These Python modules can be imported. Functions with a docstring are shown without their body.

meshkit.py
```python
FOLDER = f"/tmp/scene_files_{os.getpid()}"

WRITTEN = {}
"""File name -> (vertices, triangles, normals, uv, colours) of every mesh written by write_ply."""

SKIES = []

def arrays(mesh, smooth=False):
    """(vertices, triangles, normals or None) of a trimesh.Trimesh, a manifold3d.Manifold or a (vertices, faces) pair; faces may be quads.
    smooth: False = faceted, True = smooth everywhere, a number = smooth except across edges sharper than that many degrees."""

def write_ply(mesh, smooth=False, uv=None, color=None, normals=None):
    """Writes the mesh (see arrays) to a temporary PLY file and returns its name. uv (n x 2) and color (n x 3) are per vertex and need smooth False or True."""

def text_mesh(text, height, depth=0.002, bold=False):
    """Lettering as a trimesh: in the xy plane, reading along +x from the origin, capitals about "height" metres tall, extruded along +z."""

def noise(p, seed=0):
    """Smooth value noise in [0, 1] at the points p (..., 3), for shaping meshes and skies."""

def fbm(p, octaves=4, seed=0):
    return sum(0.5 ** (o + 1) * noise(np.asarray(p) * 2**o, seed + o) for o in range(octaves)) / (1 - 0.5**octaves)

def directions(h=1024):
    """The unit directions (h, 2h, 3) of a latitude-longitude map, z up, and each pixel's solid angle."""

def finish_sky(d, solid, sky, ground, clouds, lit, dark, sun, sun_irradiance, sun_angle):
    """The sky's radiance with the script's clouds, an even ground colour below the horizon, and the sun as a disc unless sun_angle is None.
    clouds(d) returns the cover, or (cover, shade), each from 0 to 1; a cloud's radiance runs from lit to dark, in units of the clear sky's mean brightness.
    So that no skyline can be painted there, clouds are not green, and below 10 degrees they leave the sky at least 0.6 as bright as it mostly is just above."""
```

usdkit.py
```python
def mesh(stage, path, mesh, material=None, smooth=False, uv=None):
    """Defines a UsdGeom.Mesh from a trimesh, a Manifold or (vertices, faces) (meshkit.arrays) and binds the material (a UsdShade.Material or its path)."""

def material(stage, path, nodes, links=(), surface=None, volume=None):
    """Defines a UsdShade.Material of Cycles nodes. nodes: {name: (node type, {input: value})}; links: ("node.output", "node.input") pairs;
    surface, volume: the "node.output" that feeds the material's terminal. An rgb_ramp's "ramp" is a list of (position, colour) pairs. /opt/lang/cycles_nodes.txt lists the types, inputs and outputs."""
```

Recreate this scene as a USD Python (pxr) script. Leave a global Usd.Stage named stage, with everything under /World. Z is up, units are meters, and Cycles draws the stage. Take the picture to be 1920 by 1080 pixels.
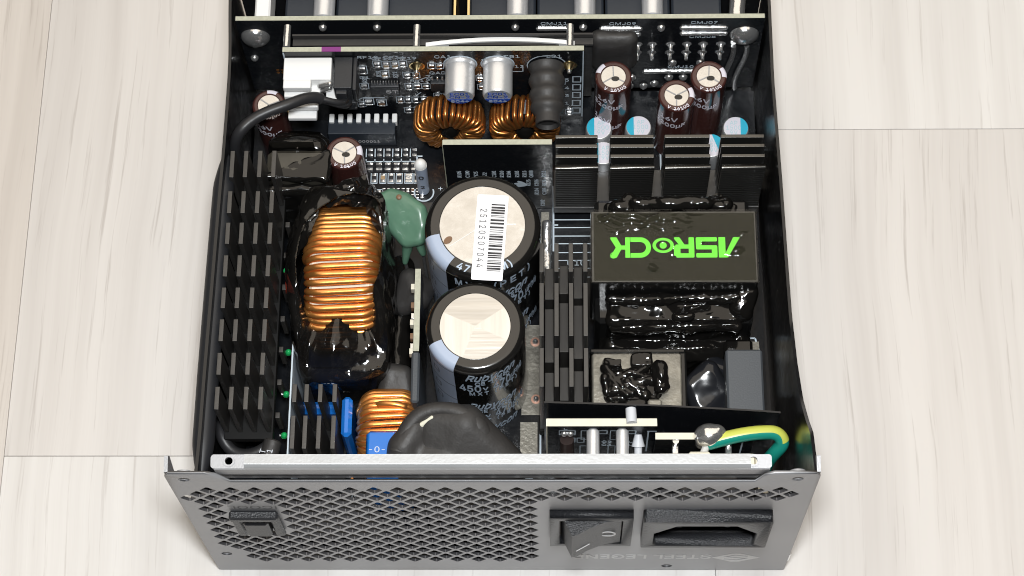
import math, sys
import numpy as np, trimesh, manifold3d as m3
from shapely.geometry import Polygon, box as sbox, Point, LineString
from shapely import affinity, unary_union
from pxr import Usd, UsdGeom, UsdLux, UsdShade, Gf, Sdf
import usdkit, meshkit

# ------------------------------------------------------------------ stage, camera, lamps
stage = Usd.Stage.CreateInMemory()
UsdGeom.SetStageUpAxis(stage, UsdGeom.Tokens.z); UsdGeom.SetStageMetersPerUnit(stage, 1.0)
world = UsdGeom.Xform.Define(stage, '/World'); stage.SetDefaultPrim(world.GetPrim())
UsdGeom.Scope.Define(stage, '/World/Looks')
S = 0.001                                    # everything below is measured in millimetres

cam = UsdGeom.Camera.Define(stage, '/World/camera')
cam.AddTranslateOp().Set(Gf.Vec3d(0.014906, -0.140543, 0.532898))
cam.AddRotateXYZOp().Set(Gf.Vec3f(22.5907, 1.18995, 0.3432))
cam.CreateHorizontalApertureAttr(36.0); cam.CreateVerticalApertureAttr(20.25)
cam.CreateFocalLengthAttr(36 * 3853.19 / 1920)
cam.CreateClippingRangeAttr(Gf.Vec2f(0.01, 50))
cam.CreateExposureAttr(0.3)

def rect_light(name, pos, target, w, h, intensity, color):
    l = UsdLux.RectLight.Define(stage, '/World/' + name)
    l.CreateWidthAttr(w); l.CreateHeightAttr(h); l.CreateIntensityAttr(intensity); l.CreateColorAttr(Gf.Vec3f(*color))
    p, t = np.array(pos, float), np.array(target, float)
    z = (p - t) / np.linalg.norm(p - t); up = np.array([0, 1, 0.01]); x = np.cross(up, z); x /= np.linalg.norm(x); y = np.cross(z, x)
    l.AddTransformOp().Set(Gf.Matrix4d(*x, 0, *y, 0, *z, 0, *p, 1))
    return l
# the lit ceiling over the table, and the photographer's flash beside the lens
rect_light('ceiling_lamp', (0.05, 0.55, 1.30), (0.02, 0.10, 0.0), 2.00, 1.80, 1.08, (1.0, 0.89, 0.75))
rect_light('flash_lamp', (0.018, -0.100, 0.575), (0.0, 0.06, 0.03), 0.07, 0.05, 225.0, (0.95, 0.98, 1.0))

# ------------------------------------------------------------------ materials
def mat(name, color, rough=0.5, metal=0.0, bump=0.0, bscale=200.0, var=0.0, vscale=60.0, rvar=0.0, coat=0.0, spec=0.5, bdetail=3, stretch=None):
    n = {'p': ('principled_bsdf', {'base_color': color, 'roughness': rough, 'metallic': metal, 'coat_weight': coat, 'coat_roughness': 0.08, 'specular_ior_level': spec}),
         'g': ('geometry', {})}
    L = []
    src = 'g.position'
    if stretch:
        n['m'] = ('mapping', {'mapping_type': 'point', 'scale': stretch}); L.append(('g.position', 'm.vector')); src = 'm.vector'
    if var or rvar:
        n['nv'] = ('noise_texture', {'scale': vscale, 'detail': 5.0, 'roughness': 0.6}); L.append((src, 'nv.vector'))
    if var:
        lo = tuple(max(0, c * (1 - var)) for c in color); hi = tuple(min(1, c * (1 + var)) for c in color)
        n['r'] = ('rgb_ramp', {'ramp': [(0.3, lo), (0.7, hi)]}); L += [('nv.fac', 'r.fac'), ('r.color', 'p.base_color')]
    if rvar:
        n['mr'] = ('map_range', {'from_min': 0.3, 'from_max': 0.7, 'to_min': max(0.02, rough - rvar), 'to_max': min(1, rough + rvar)})
        L += [('nv.fac', 'mr.value'), ('mr.result', 'p.roughness')]
    if bump:
        n['nb'] = ('noise_texture', {'scale': bscale, 'detail': float(bdetail)}); n['b'] = ('bump', {'strength': bump, 'distance': 0.001})
        L += [(src, 'nb.vector'), ('nb.fac', 'b.height'), ('b.normal', 'p.normal')]
    return usdkit.material(stage, '/World/Looks/' + name, n, L, surface='p.BSDF')

M = {}
M['panel'] = mat('grey_painted_steel', (0.34, 0.34, 0.35), 0.42, 0.25, bump=0.05, bscale=2500, var=0.04, vscale=40, rvar=0.05)
M['panel_lip'] = mat('bare_steel_lip', (0.43, 0.44, 0.45), 0.38, 0.4, bump=0.05, bscale=1500, var=0.06, vscale=80)
M['black_steel'] = mat('black_painted_steel', (0.012, 0.012, 0.013), 0.22, 0.0, rvar=0.06, vscale=50, bump=0.03, bscale=300)
M['bulge'] = mat('black_side_bulge', (0.016, 0.017, 0.020), 0.5)
M['mask'] = mat('black_solder_mask', (0.008, 0.009, 0.011), 0.25, spec=0.28, rvar=0.08, vscale=300, bump=0.04, bscale=700)
M['edge'] = mat('fibreglass_edge', (0.47, 0.47, 0.37), 0.6, var=0.12, vscale=900)
M['cream'] = mat('cream_board_edge', (0.74, 0.70, 0.58), 0.6, var=0.05, vscale=500)
M['purple'] = mat('purple_marker', (0.22, 0.03, 0.20), 0.5)
M['anod'] = mat('black_anodised', (0.034, 0.032, 0.030), 0.38, spec=0.8, var=0.15, vscale=800, bump=0.04, bscale=1500)
M['anod_g'] = mat('grey_brown_anodised', (0.036, 0.033, 0.030), 0.45, spec=0.5, var=0.12, vscale=900, stretch=(1, .1, 1))
M['alu'] = mat('brushed_aluminium', (0.70, 0.70, 0.695), 0.28, 1.0, rvar=0.08, vscale=300, bump=0.12, bscale=350, var=.08)
M['tin'] = mat('tin_solder', (0.82, 0.82, 0.82), 0.18, 0.88, bump=0.15, bscale=600)
M['gold'] = mat('gilded_pin', (0.85, 0.66, 0.34), 0.25, 1.0)
M['copper'] = mat('enamelled_copper', (0.82, 0.35, 0.092), 0.34, 0.85, rvar=0.06, vscale=300, coat=0.6, bump=0.04, bscale=500)
M['copper_d'] = mat('dark_enamelled_copper', (0.70, 0.29, 0.08), 0.30, 0.9, coat=0.3, rvar=0.05, vscale=300)
M['copper_pad'] = mat('pale_copper_pad', (0.62, 0.36, 0.27), 0.35, 0.5)
M['tape_edge'] = mat('pale_tape_edge', (0.055, 0.053, 0.048), 0.3, var=.4, vscale=400)
M['base_black'] = mat('dull_black_base', (0.009, 0.009, 0.009), 0.6, spec=0.2)
M['cut'] = mat('punched_steel_edge', (0.16, 0.16, 0.17), 0.35, 0.7)
M['core'] = mat('cream_core', (0.75, 0.73, 0.60), 0.6)
M['core_b'] = mat('black_core', (0.012, 0.012, 0.012), 0.2, coat=0.5)
M['goo'] = mat('black_varnish', (0.007, 0.0065, 0.006), 0.11, coat=0.0, bump=0.28, bscale=120, bdetail=2)
M['tape'] = mat('black_tape', (0.010, 0.010, 0.010), 0.22, coat=0.2, bump=0.25, bscale=110, bdetail=3)
M['shrink'] = mat('black_heat_shrink', (0.034, 0.032, 0.031), 0.55, bump=0.10, bscale=900, rvar=0.1, vscale=120)
M['rubber'] = mat('black_cable_sheath', (0.022, 0.022, 0.024), 0.42, bump=0.05, bscale=800)
M['blackp'] = mat('black_plastic', (0.009, 0.009, 0.011), 0.4, bump=0.12, bscale=2500)
M['blackg'] = mat('black_gloss_plastic', (0.012, 0.013, 0.016), 0.15)
M['sparkle'] = mat('grained_black_plastic', (0.024, 0.025, 0.028), 0.38, bump=0.35, bscale=2600, bdetail=2)
M['bluegrey'] = mat('slate_plastic', (0.020, 0.026, 0.036), 0.5, bump=0.05, bscale=1500)
M['ic'] = mat('chip_package', (0.022, 0.024, 0.028), 0.45, bump=0.08, bscale=2500)
M['greybox'] = mat('grey_box_plastic', (0.065, 0.073, 0.083), 0.5, var=0.10, vscale=2500, bump=0.10, bscale=2500)
M['sleeve_black'] = mat('black_vinyl_sleeve', (0.010, 0.0095, 0.009), 0.16, coat=0.4, spec=0.7, rvar=0.05, vscale=150)
M['sleeve_brown'] = mat('brown_vinyl_sleeve', (0.060, 0.021, 0.018), 0.20, coat=0.4, rvar=0.04, vscale=200)
M['stripe'] = mat('pale_blue_stripe', (0.40, 0.47, 0.60), 0.32, coat=0.3)
M['stripe_w'] = mat('lilac_stripe', (0.68, 0.66, 0.74), 0.32)
M['ink'] = mat('white_ink', (0.62, 0.66, 0.72), 0.5)
M['ink_b'] = mat('pale_blue_ink', (0.48, 0.58, 0.70), 0.45)
M['ink_d'] = mat('faint_grey_ink', (0.62, 0.62, 0.63), 0.5)
M['ink_p'] = mat('panel_grey_ink', (0.64, 0.64, 0.64), 0.5)
M['panel_dark'] = mat('panel_dark_ink', (0.13, 0.13, 0.13), 0.5)
M['olive'] = mat('olive_brown_block', (0.062, 0.057, 0.046), 0.28, var=0.2, vscale=200)
M['fin_metal'] = mat('dark_polished_fin', (0.12, 0.117, 0.11), 0.26, 0.85, bump=0.04, bscale=1200)
M['ink_k'] = mat('black_ink', (0.03, 0.03, 0.035), 0.5)
M['ink_blue'] = mat('blue_ink', (0.02, 0.07, 0.38), 0.4)
M['ink_teal'] = mat('pale_teal_ink', (0.42, 0.62, 0.66), 0.45)
M['green_ink'] = mat('bright_green_ink', (0.17, 0.80, 0.055), 0.35)
M['silk'] = mat('board_print', (0.55, 0.63, 0.70), 0.55)
M['white'] = mat('white_nylon', (0.84, 0.84, 0.83), 0.35)
M['nylon'] = mat('translucent_nylon', (0.62, 0.64, 0.68), 0.35)
M['paper'] = mat('white_sticker', (0.88, 0.88, 0.90), 0.5)
M['teal'] = mat('teal_mark', (0.02, 0.42, 0.60), 0.35)
M['bluebox'] = mat('blue_epoxy', (0.012, 0.165, 0.60), 0.16, coat=0.5, bump=0.08, bscale=300)
M['blueplastic'] = mat('blue_base_plastic', (0.010, 0.055, 0.22), 0.3)
M['green'] = mat('green_ceramic', (0.095, 0.200, 0.135), 0.32, var=0.12, vscale=120, coat=0.25)
M['label'] = mat('dark_olive_label', (0.015, 0.0148, 0.008), 0.30, spec=0.2)
M['ferrite'] = mat('grey_ferrite', (0.24, 0.225, 0.19), 0.40, 0.3, var=0.28, vscale=260, bump=0.2, bscale=900)
M['chip_tan'] = mat('tan_ceramic', (0.42, 0.29, 0.16), 0.45)
M['chip_brown'] = mat('brown_ceramic', (0.20, 0.11, 0.06), 0.45)
M['chip_dark'] = mat('dark_resistor', (0.022, 0.022, 0.025), 0.35)
M['wire_green'] = mat('green_wire', (0.010, 0.26, 0.20), 0.32)
M['wire_yellow'] = mat('yellow_wire_stripe', (0.56, 0.60, 0.10), 0.32)
M['gem_green'] = mat('green_glass_bead', (0.02, 0.45, 0.12), 0.12)
M['red'] = mat('red_film_scrap', (0.72, 0.07, 0.03), 0.3)
M['vent'] = mat('dark_hole', (0.02, 0.017, 0.014), 0.5)
M['alu_cap'] = mat('satin_cap_can', (0.80, 0.81, 0.83), 0.36, 0.6, bump=0.04, bscale=1200)
M['brownish'] = mat('brown_black_sleeve', (0.035, 0.024, 0.022), 0.4)
# see-through torn film round the big choke
usdkit.material(stage, '/World/Looks/torn_film', {
    'g': ('geometry', {}), 'nb': ('noise_texture', {'scale': 190.0, 'detail': 3.0}), 'b': ('bump', {'strength': 0.3, 'distance': 0.0012}),
    'p': ('principled_bsdf', {'base_color': (0.008, 0.0075, 0.007), 'roughness': 0.12, 'coat_weight': 0.5, 'coat_roughness': 0.05}),
    't': ('transparent_bsdf', {'color': (0.55, 0.50, 0.46)}), 'nm': ('noise_texture', {'scale': 75.0, 'detail': 2.0}),
    'mr': ('map_range', {'from_min': 0.38, 'from_max': 0.66, 'to_min': 0.97, 'to_max': 0.60}), 'x': ('mix_closure', {})},
    [('g.position', 'nb.vector'), ('nb.fac', 'b.height'), ('b.normal', 'p.normal'), ('g.position', 'nm.vector'), ('nm.fac', 'mr.value'),
     ('mr.result', 'x.fac'), ('t.BSDF', 'x.closure1'), ('p.BSDF', 'x.closure2')], surface='x.closure')
M['film'] = UsdShade.Material.Get(stage, '/World/Looks/torn_film')
usdkit.material(stage, '/World/Looks/clear_film', {
    'g': ('geometry', {}), 'nb': ('noise_texture', {'scale': 120.0, 'detail': 2.0}), 'b': ('bump', {'strength': 0.8, 'distance': 0.0016}),
    'gl': ('glossy_bsdf', {'color': (1, 1, 1), 'roughness': 0.06}), 't': ('transparent_bsdf', {'color': (0.95, 0.95, 0.93)}), 'f': ('fresnel', {'IOR': 1.30}), 'x': ('mix_closure', {})},
    [('g.position', 'nb.vector'), ('nb.fac', 'b.height'), ('b.normal', 'gl.normal'), ('b.normal', 'f.normal'), ('f.fac', 'x.fac'), ('t.BSDF', 'x.closure1'), ('gl.BSDF', 'x.closure2')], surface='x.closure')
M['clear'] = UsdShade.Material.Get(stage, '/World/Looks/clear_film')

def plank_mat(name, seed, base, dark):
    n = {'g': ('geometry', {}), 'm': ('mapping', {'mapping_type': 'point', 'scale': (1, 0.024, 1), 'location': (seed * 3.7, seed * 1.3, 0)}),
         'm2': ('mapping', {'mapping_type': 'point', 'scale': (1, 0.11, 1), 'location': (seed * 1.7, seed * 5.3, 0)}),
         'wn': ('noise_texture', {'scale': 9.0, 'detail': 2.0}), 'off': ('vector_math', {'math_type': 'multiply_add', 'vector2': (0.009, 0.0, 0.0)}),
         'fine': ('noise_texture', {'scale': 560.0, 'detail': 6.0, 'roughness': 0.65}),
         'mid': ('noise_texture', {'scale': 95.0, 'detail': 5.0, 'roughness': 0.6}),
         'big': ('noise_texture', {'scale': 14.0, 'detail': 4.0}),
         'rf': ('rgb_ramp', {'ramp': [(0.33, (0, 0, 0)), (0.43, (1, 1, 1))]}),
         'rm': ('rgb_ramp', {'ramp': [(0.30, (0, 0, 0)), (0.60, (1, 1, 1))]}),
         'rb': ('rgb_ramp', {'ramp': [(0.3, tuple(0.62 * b + 0.38 * d for b, d in zip(base, dark))), (0.62, base)]}),
         'a': ('mix_color', {'blend_type': 'mix', 'b': base}), 'c': ('mix_color', {'blend_type': 'mix'}),
         'k1': ('math', {'math_type': 'multiply_add', 'value2': 0.75, 'value3': 0.25}), 'k2': ('math', {'math_type': 'multiply_add', 'value2': 0.45, 'value3': 0.55}),
         'd1': ('color', {'value': dark}), 'b': ('bump', {'strength': 0.10, 'distance': 0.0005}),
         'p': ('principled_bsdf', {'roughness': 0.42})}
    L = [('g.position', 'wn.vector'), ('wn.color', 'off.vector1'), ('g.position', 'off.vector3'), ('off.vector', 'm.vector'), ('off.vector', 'm2.vector'),
         ('m.vector', 'fine.vector'), ('m.vector', 'mid.vector'), ('m2.vector', 'big.vector'), ('fine.fac', 'rf.fac'), ('mid.fac', 'rm.fac'), ('big.fac', 'rb.fac'),
         ('rm.color', 'k2.value1'), ('k2.value', 'a.fac'), ('d1.color', 'a.a'), ('rb.color', 'a.b'),
         ('rf.color', 'k1.value1'), ('k1.value', 'c.fac'), ('d1.color', 'c.a'), ('a.result', 'c.b'), ('c.result', 'p.base_color'),
         ('fine.fac', 'b.height'), ('b.normal', 'p.normal')]
    return usdkit.material(stage, '/World/Looks/' + name, n, L, surface='p.BSDF')
PL = [plank_mat('pale_oak_laminate', 1, (0.78, 0.75, 0.72), (0.50, 0.46, 0.43)), plank_mat('beige_oak_laminate', 5, (0.73, 0.68, 0.63), (0.48, 0.43, 0.39)),
      plank_mat('white_oak_laminate', 9, (0.82, 0.80, 0.775), (0.56, 0.525, 0.495))]

# ------------------------------------------------------------------ helpers
used = {}
def numbered(parent, name):
    k = (parent, name); i = used.get(k, 0); used[k] = i + 1
    return parent + '/' + (name if i == 0 else '%s_%03d' % (name, i))
def data(prim, **kw):
    for k, v in kw.items():
        if v: prim.SetCustomDataByKey(k, v)
PSU = None
def part(name, mesh, m, parent=None, label=None, kind=None, smooth=35):
    if isinstance(mesh, (list,)): mesh = cat(*mesh)
    v, f, n = meshkit.arrays(mesh, False)
    t = trimesh.Trimesh(v * S, f, process=False)
    if smooth:
        t.merge_vertices()
    pth = numbered((parent or PSU).GetPath().pathString if not isinstance(parent, str) else parent, name)
    o = usdkit.mesh(stage, pth, t, M[m] if isinstance(m, str) else m, smooth=smooth).GetPrim()
    data(o, label=label, kind=kind)
    return o
def cat(*ms): 
    out = []
    for m in ms:
        if isinstance(m, (list, tuple)): out += list(m)
        else: out.append(m)
    return trimesh.util.concatenate([trimesh.Trimesh(*meshkit.arrays(x, False)[:2], process=False) for x in out])
def bx(x0, x1, y0, y1, z0, z1, c=0.0):
    if c <= 0:
        b = trimesh.creation.box((x1 - x0, y1 - y0, z1 - z0)); b.apply_translation(((x0 + x1) / 2, (y0 + y1) / 2, (z0 + z1) / 2)); return b
    P = []
    for X, sx in ((x0, 1), (x1, -1)):
        for Y, sy in ((y0, 1), (y1, -1)):
            for Z, sz in ((z0, 1), (z1, -1)):
                P += [(X + sx * c, Y + sy * c, Z), (X + sx * c, Y, Z + sz * c), (X, Y + sy * c, Z + sz * c)]
    return trimesh.convex.convex_hull(np.array(P))
def frame_from(d):
    d = np.array(d, float); d /= np.linalg.norm(d)
    a = np.array([0, 0, 1.0]) if abs(d[2]) < 0.9 else np.array([1.0, 0, 0])
    u = np.cross(a, d); u /= np.linalg.norm(u); v = np.cross(d, u)
    return u, v, d
def lathe(profile, base, axis=(0, 0, 1), n=40, a0=0.0, a1=2 * math.pi, xdir=None):
    """profile: (radius, height) pairs from bottom to top."""
    pr = np.array(profile, float)
    if tuple(axis) == (0, 0, 1): u, v, d = np.array([1., 0, 0]), np.array([0, 1., 0]), np.array([0, 0, 1.])
    else: u, v, d = frame_from(axis)
    full = abs(a1 - a0 - 2 * math.pi) < 1e-6
    k = n if full else n + 1
    an = a0 + (a1 - a0) * np.arange(k) / n
    ring = np.cos(an)[:, None] * u + np.sin(an)[:, None] * v
    V = (np.array(base, float) + pr[:, None, 0:1] * ring[None] + pr[:, None, 1:2] * d).reshape(-1, 3)
    F = []
    for i in range(len(pr) - 1):
        for j in range(n):
            j2 = (j + 1) % k if full else j + 1
            a, b, c, e = i * k + j, i * k + j2, (i + 1) * k + j2, (i + 1) * k + j
            F += [(a, b, c), (a, c, e)]
    t = trimesh.Trimesh(V, F, process=False); t.merge_vertices(); t.update_faces(t.nondegenerate_faces())
    return t
def cyl(p0, p1, r, n=20, r1=None, bev=0.0):
    p0, p1 = np.array(p0, float), np.array(p1, float); h = np.linalg.norm(p1 - p0); r1 = r if r1 is None else r1
    pr = [(0, 0), (r - bev, 0)] + ([(r, bev)] if bev else []) + ([(r1, h - bev)] if bev else []) + [(r1 - bev, h), (0, h)]
    return lathe(pr, p0, (p1 - p0) / h, n)
def spline(pts, n=60):
    from scipy.interpolate import CubicSpline
    p = np.array(pts, float); s = np.r_[0, np.cumsum(np.linalg.norm(np.diff(p, axis=0), axis=1))]
    return CubicSpline(s, p)(np.linspace(0, s[-1], n))
def tube(path, r, n=10, closed=False, ang=None):
    """a swept round bar; ang=(a0,a1) gives only that arc of it (measured from up, about the path)."""
    p = np.array(path, float); N = len(p); r = np.broadcast_to(r, N)
    t = np.gradient(p, axis=0)
    if closed: t = np.roll(p, -1, 0) - np.roll(p, 1, 0)
    t /= np.linalg.norm(t, axis=1)[:, None]
    u = np.zeros_like(p)
    if ang: up = np.array([0, 0, 1.0]); u[0] = up - t[0] * (up @ t[0])
    else: u[0] = frame_from(t[0])[0]
    u[0] /= np.linalg.norm(u[0])
    for i in range(1, N):
        w = (up - t[i] * (up @ t[i])) if ang and abs(t[i][2]) < 0.95 else u[i - 1] - t[i] * (u[i - 1] @ t[i])
        u[i] = w / np.linalg.norm(w)
    v = np.cross(t, u)
    a = np.linspace(0, 2 * math.pi, n, endpoint=False) if not ang else np.linspace(ang[0], ang[1], n)
    V = (p[:, None] + r[:, None, None] * (np.cos(a)[None, :, None] * u[:, None] + np.sin(a)[None, :, None] * v[:, None])).reshape(-1, 3)
    F = []
    for i in range(N if closed else N - 1):
        i2 = (i + 1) % N
        for j in range(n if not ang else n - 1):
            j2 = (j + 1) % n
            F += [(i * n + j, i * n + j2, i2 * n + j2), (i * n + j, i2 * n + j2, i2 * n + j)]
    if not closed and not ang:
        V = np.vstack([V, p[0], p[-1]]); c0, c1 = len(V) - 2, len(V) - 1
        for j in range(n):
            j2 = (j + 1) % n; F += [(c0, j2, j), (c1, (N - 1) * n + j, (N - 1) * n + j2)]
    return trimesh.Trimesh(V, F, process=False)
def ext(poly, h):
    gs = getattr(poly, 'geoms', [poly])
    return trimesh.util.concatenate([trimesh.creation.extrude_polygon(g, h, engine='earcut') for g in gs if g.area > 1e-6])
def place(m, o, xd, yd):
    xd, yd = np.array(xd, float), np.array(yd, float); R = np.stack([xd, yd, np.cross(xd, yd)], 1)
    return trimesh.Trimesh(np.asarray(m.vertices) @ R.T + np.array(o, float), m.faces, process=False)
def text(s, h, bold=False, sx=1.0, depth=0.05, spacing=None):
    m = meshkit.text_mesh(s, h, depth, bold); v = m.vertices.copy()
    c = (v.min(0) + v.max(0)) / 2; v[:, 0] = (v[:, 0] - c[0]) * sx; v[:, 1] -= h / 2
    return trimesh.Trimesh(v, m.faces, process=False)
def fit(s, h, w, bold=True, sh=0.0):
    t = text(s, h, bold); t.vertices[:, 0] *= w / np.ptp(t.vertices[:, 0]); t.vertices[:, 0] += sh * t.vertices[:, 1]; return t
def on_front(m, x, y, z, flip=False): return place(m, (x, y, z), (-1 if flip else 1, 0, 0), (0, 0, -1 if flip else 1))   # on a face that looks to -y
def on_top(m, x, y, z, a=0.0): c, s = math.cos(a), math.sin(a); return place(m, (x, y, z), (c, s, 0), (-s, c, 0))
def wrap(m, cx, cy, R, ang, z0, slope=0.0):
    """bends flat lettering round an upright can: its middle at angle ang (degrees), height z0."""
    v, f = trimesh.remesh.subdivide_to_size(m.vertices, m.faces, R * 0.14)
    th = math.radians(ang) + v[:, 0] / R; rr = R + v[:, 2]
    return trimesh.Trimesh(np.stack([cx + rr * np.cos(th), cy + rr * np.sin(th), z0 + v[:, 1] + slope * v[:, 0]], 1), f, process=False)
def hull(sph, n=24):
    P = []
    ic = trimesh.creation.icosphere(2, 1.0).vertices
    for (x, y, z, r) in sph:
        P.append(ic * r + (x, y, z))
    h = trimesh.convex.convex_hull(np.vstack(P))
    return m3.Manifold(m3.Mesh(np.asarray(h.vertices, np.float32), np.asarray(h.faces, np.uint32)))
def lump(bodies, edge=0.9, amp=0.5, freq=0.25, seed=0, it=6, ridged=False):
    """union of rounded bodies, refined, roughened and smoothed: varnish, sleeves and blobs."""
    u = bodies[0]
    for b in bodies[1:]: u = u + b
    u = u.refine_to_length(edge); v, f, _ = meshkit.arrays(u)
    t = trimesh.Trimesh(v, f, process=True)
    trimesh.smoothing.filter_taubin(t, iterations=it)
    d = meshkit.fbm(t.vertices * freq + 50, 4, seed) - 0.5
    if ridged: d = 0.35 - np.abs(d) * 2.2
    t.vertices = t.vertices + t.vertex_normals * (d * 2 * amp)[:, None]
    trimesh.smoothing.filter_taubin(t, iterations=2)
    return t
def mbox(*a, **k):
    b = bx(*a, **k); return m3.Manifold(m3.Mesh(np.asarray(b.vertices, np.float32), np.asarray(b.faces, np.uint32)))
def dome(p, d, r, h=None, n=20):
    h = r if h is None else h
    pr = [(r * 1.02, 0)] + [(r * math.cos(a), h * math.sin(a)) for a in np.linspace(0, math.pi / 2, 7)]
    pr[-1] = (0, h); return lathe(pr, p, d, n)
def frame2(w, h, t): return sbox(-w / 2, -h / 2, w / 2, h / 2).difference(sbox(-w / 2 + t, -h / 2 + t, w / 2 - t, h / 2 - t))
rng = np.random.default_rng(11)

# ------------------------------------------------------------------ floor of laminate planks
floor = UsdGeom.Xform.Define(stage, '/World/floor').GetPrim()
data(floor, label='pale oak laminate floor of wide planks under the opened power supply', category='floor', kind='structure')
part('underlay', bx(-1200, 1200, -900, 1300, -20, -9), 'core', floor)
cols = [(-136 + 193 * k, j) for k, j in ((-5, 90), (-4, -300), (-3, 250), (-2, -80), (-1, 420), (0, 31.8), (1, 130.6), (2, -350), (3, 330), (4, -60), (5, 210), (6, -200))]
for ci, (x0, joint) in enumerate(cols):
    for k in range(-1, 1):
        y0 = joint + k * 900; y1 = y0 + 900
        mi = {(5, 0): 0, (5, -1): 2, (6, 0): 0, (6, -1): 0, (6, 1): 2, (4, 0): 1, (4, -1): 1}.get((ci, k), (ci + k) % 3)
        if (ci, k) == (6, -1): mi = 0
        if (ci, k) == (6, 0): mi = 2
        part('plank', bx(x0 + 0.04, x0 + 192.96, y0 + 0.06, y1 - 0.06, -8, 0, 0.12), PL[mi], floor, smooth=0)

# ------------------------------------------------------------------ the power supply
PSU = UsdGeom.Xform.Define(stage, '/World/power_supply').GetPrim()
data(PSU, label='opened computer power supply with grey perforated front panel and exposed coils, capacitors and heatsinks', category='power supply')

# --- front panel
def ploc(): pass
out = Polygon([(-75, 0.6), (-74.4, 0), (74.4, 0), (75, 0.6), (75, 83.2), (74, 84.8), (64.5, 84.8), (62.3, 83.5), (60.5, 78.6), (-60.5, 78.6), (-63.5, 83.5), (-65.5, 84.8), (-74, 84.8), (-75, 83.2)])
holes = []
px, pz = 5.57, 3.06
for r in range(0, 22):
    z = 72.2 - r * pz
    for c in range(-3, 26):
        x = -55.6 + c * px + (px / 2 if r % 2 else 0)
        ok = -71.5 < x < 9.5 or (r < 3 and x < 70.8)
        if r < 3 and x >= 9.5 and False: ok = False
        if x < -68 and z > 71: ok = False
        if -66.5 < x < -50.5 and 36 < z < 62: ok = False
        if math.hypot(x + 70.6, z - 16.3) < 4.5 or math.hypot(x + 70.9, z - 80.8) < 4.5 or z < 8: ok = False
        if x < -66 and 10 < z < 22: ok = False
        if ok: holes.append((x, z))
H = []
for (x, z) in holes:
    d = Polygon([(x - 2.0, z), (x, z - 2.65), (x + 2.0, z), (x, z + 2.65)]).buffer(-0.3).buffer(0.3, quad_segs=2); H.append(d)
for (x, z, r) in ((-70.9, 80.6, 1.35), (70.1, 81.0, 1.35), (-70.6, 16.3, 1.4), (43.8, 4.3, 1.4)): H.append(Point(x, z).buffer(r, quad_segs=6))
H += [sbox(14.2, 32, 32.4, 55), sbox(38, 35, 64.4, 54), sbox(-63, 40, -53.5, 53)]
face = out.difference(unary_union(H))
pm = ext(face, 0.8); pm = place(pm, (0, 0.8, 0), (1, 0, 0), (0, 0, 1))
fnm = pm.face_normals; fc = pm.triangles_center
cutf = (np.abs(fnm[:, 1]) < .5) & (np.abs(fc[:, 0]) < 74.2) & (fc[:, 2] > .4) & (fc[:, 2] < 77.5)
pe = trimesh.Trimesh(pm.vertices, pm.faces[cutf], process=False); pm = trimesh.Trimesh(pm.vertices, pm.faces[~cutf], process=False)
pe.remove_unreferenced_vertices(); pm.remove_unreferenced_vertices()
panel = part('front_panel', pm, 'panel', label='grey perforated steel front panel with switch and mains inlet', smooth=0)
part('punched_edges', pe, 'cut', panel, kind='stuff', smooth=0)
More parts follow.
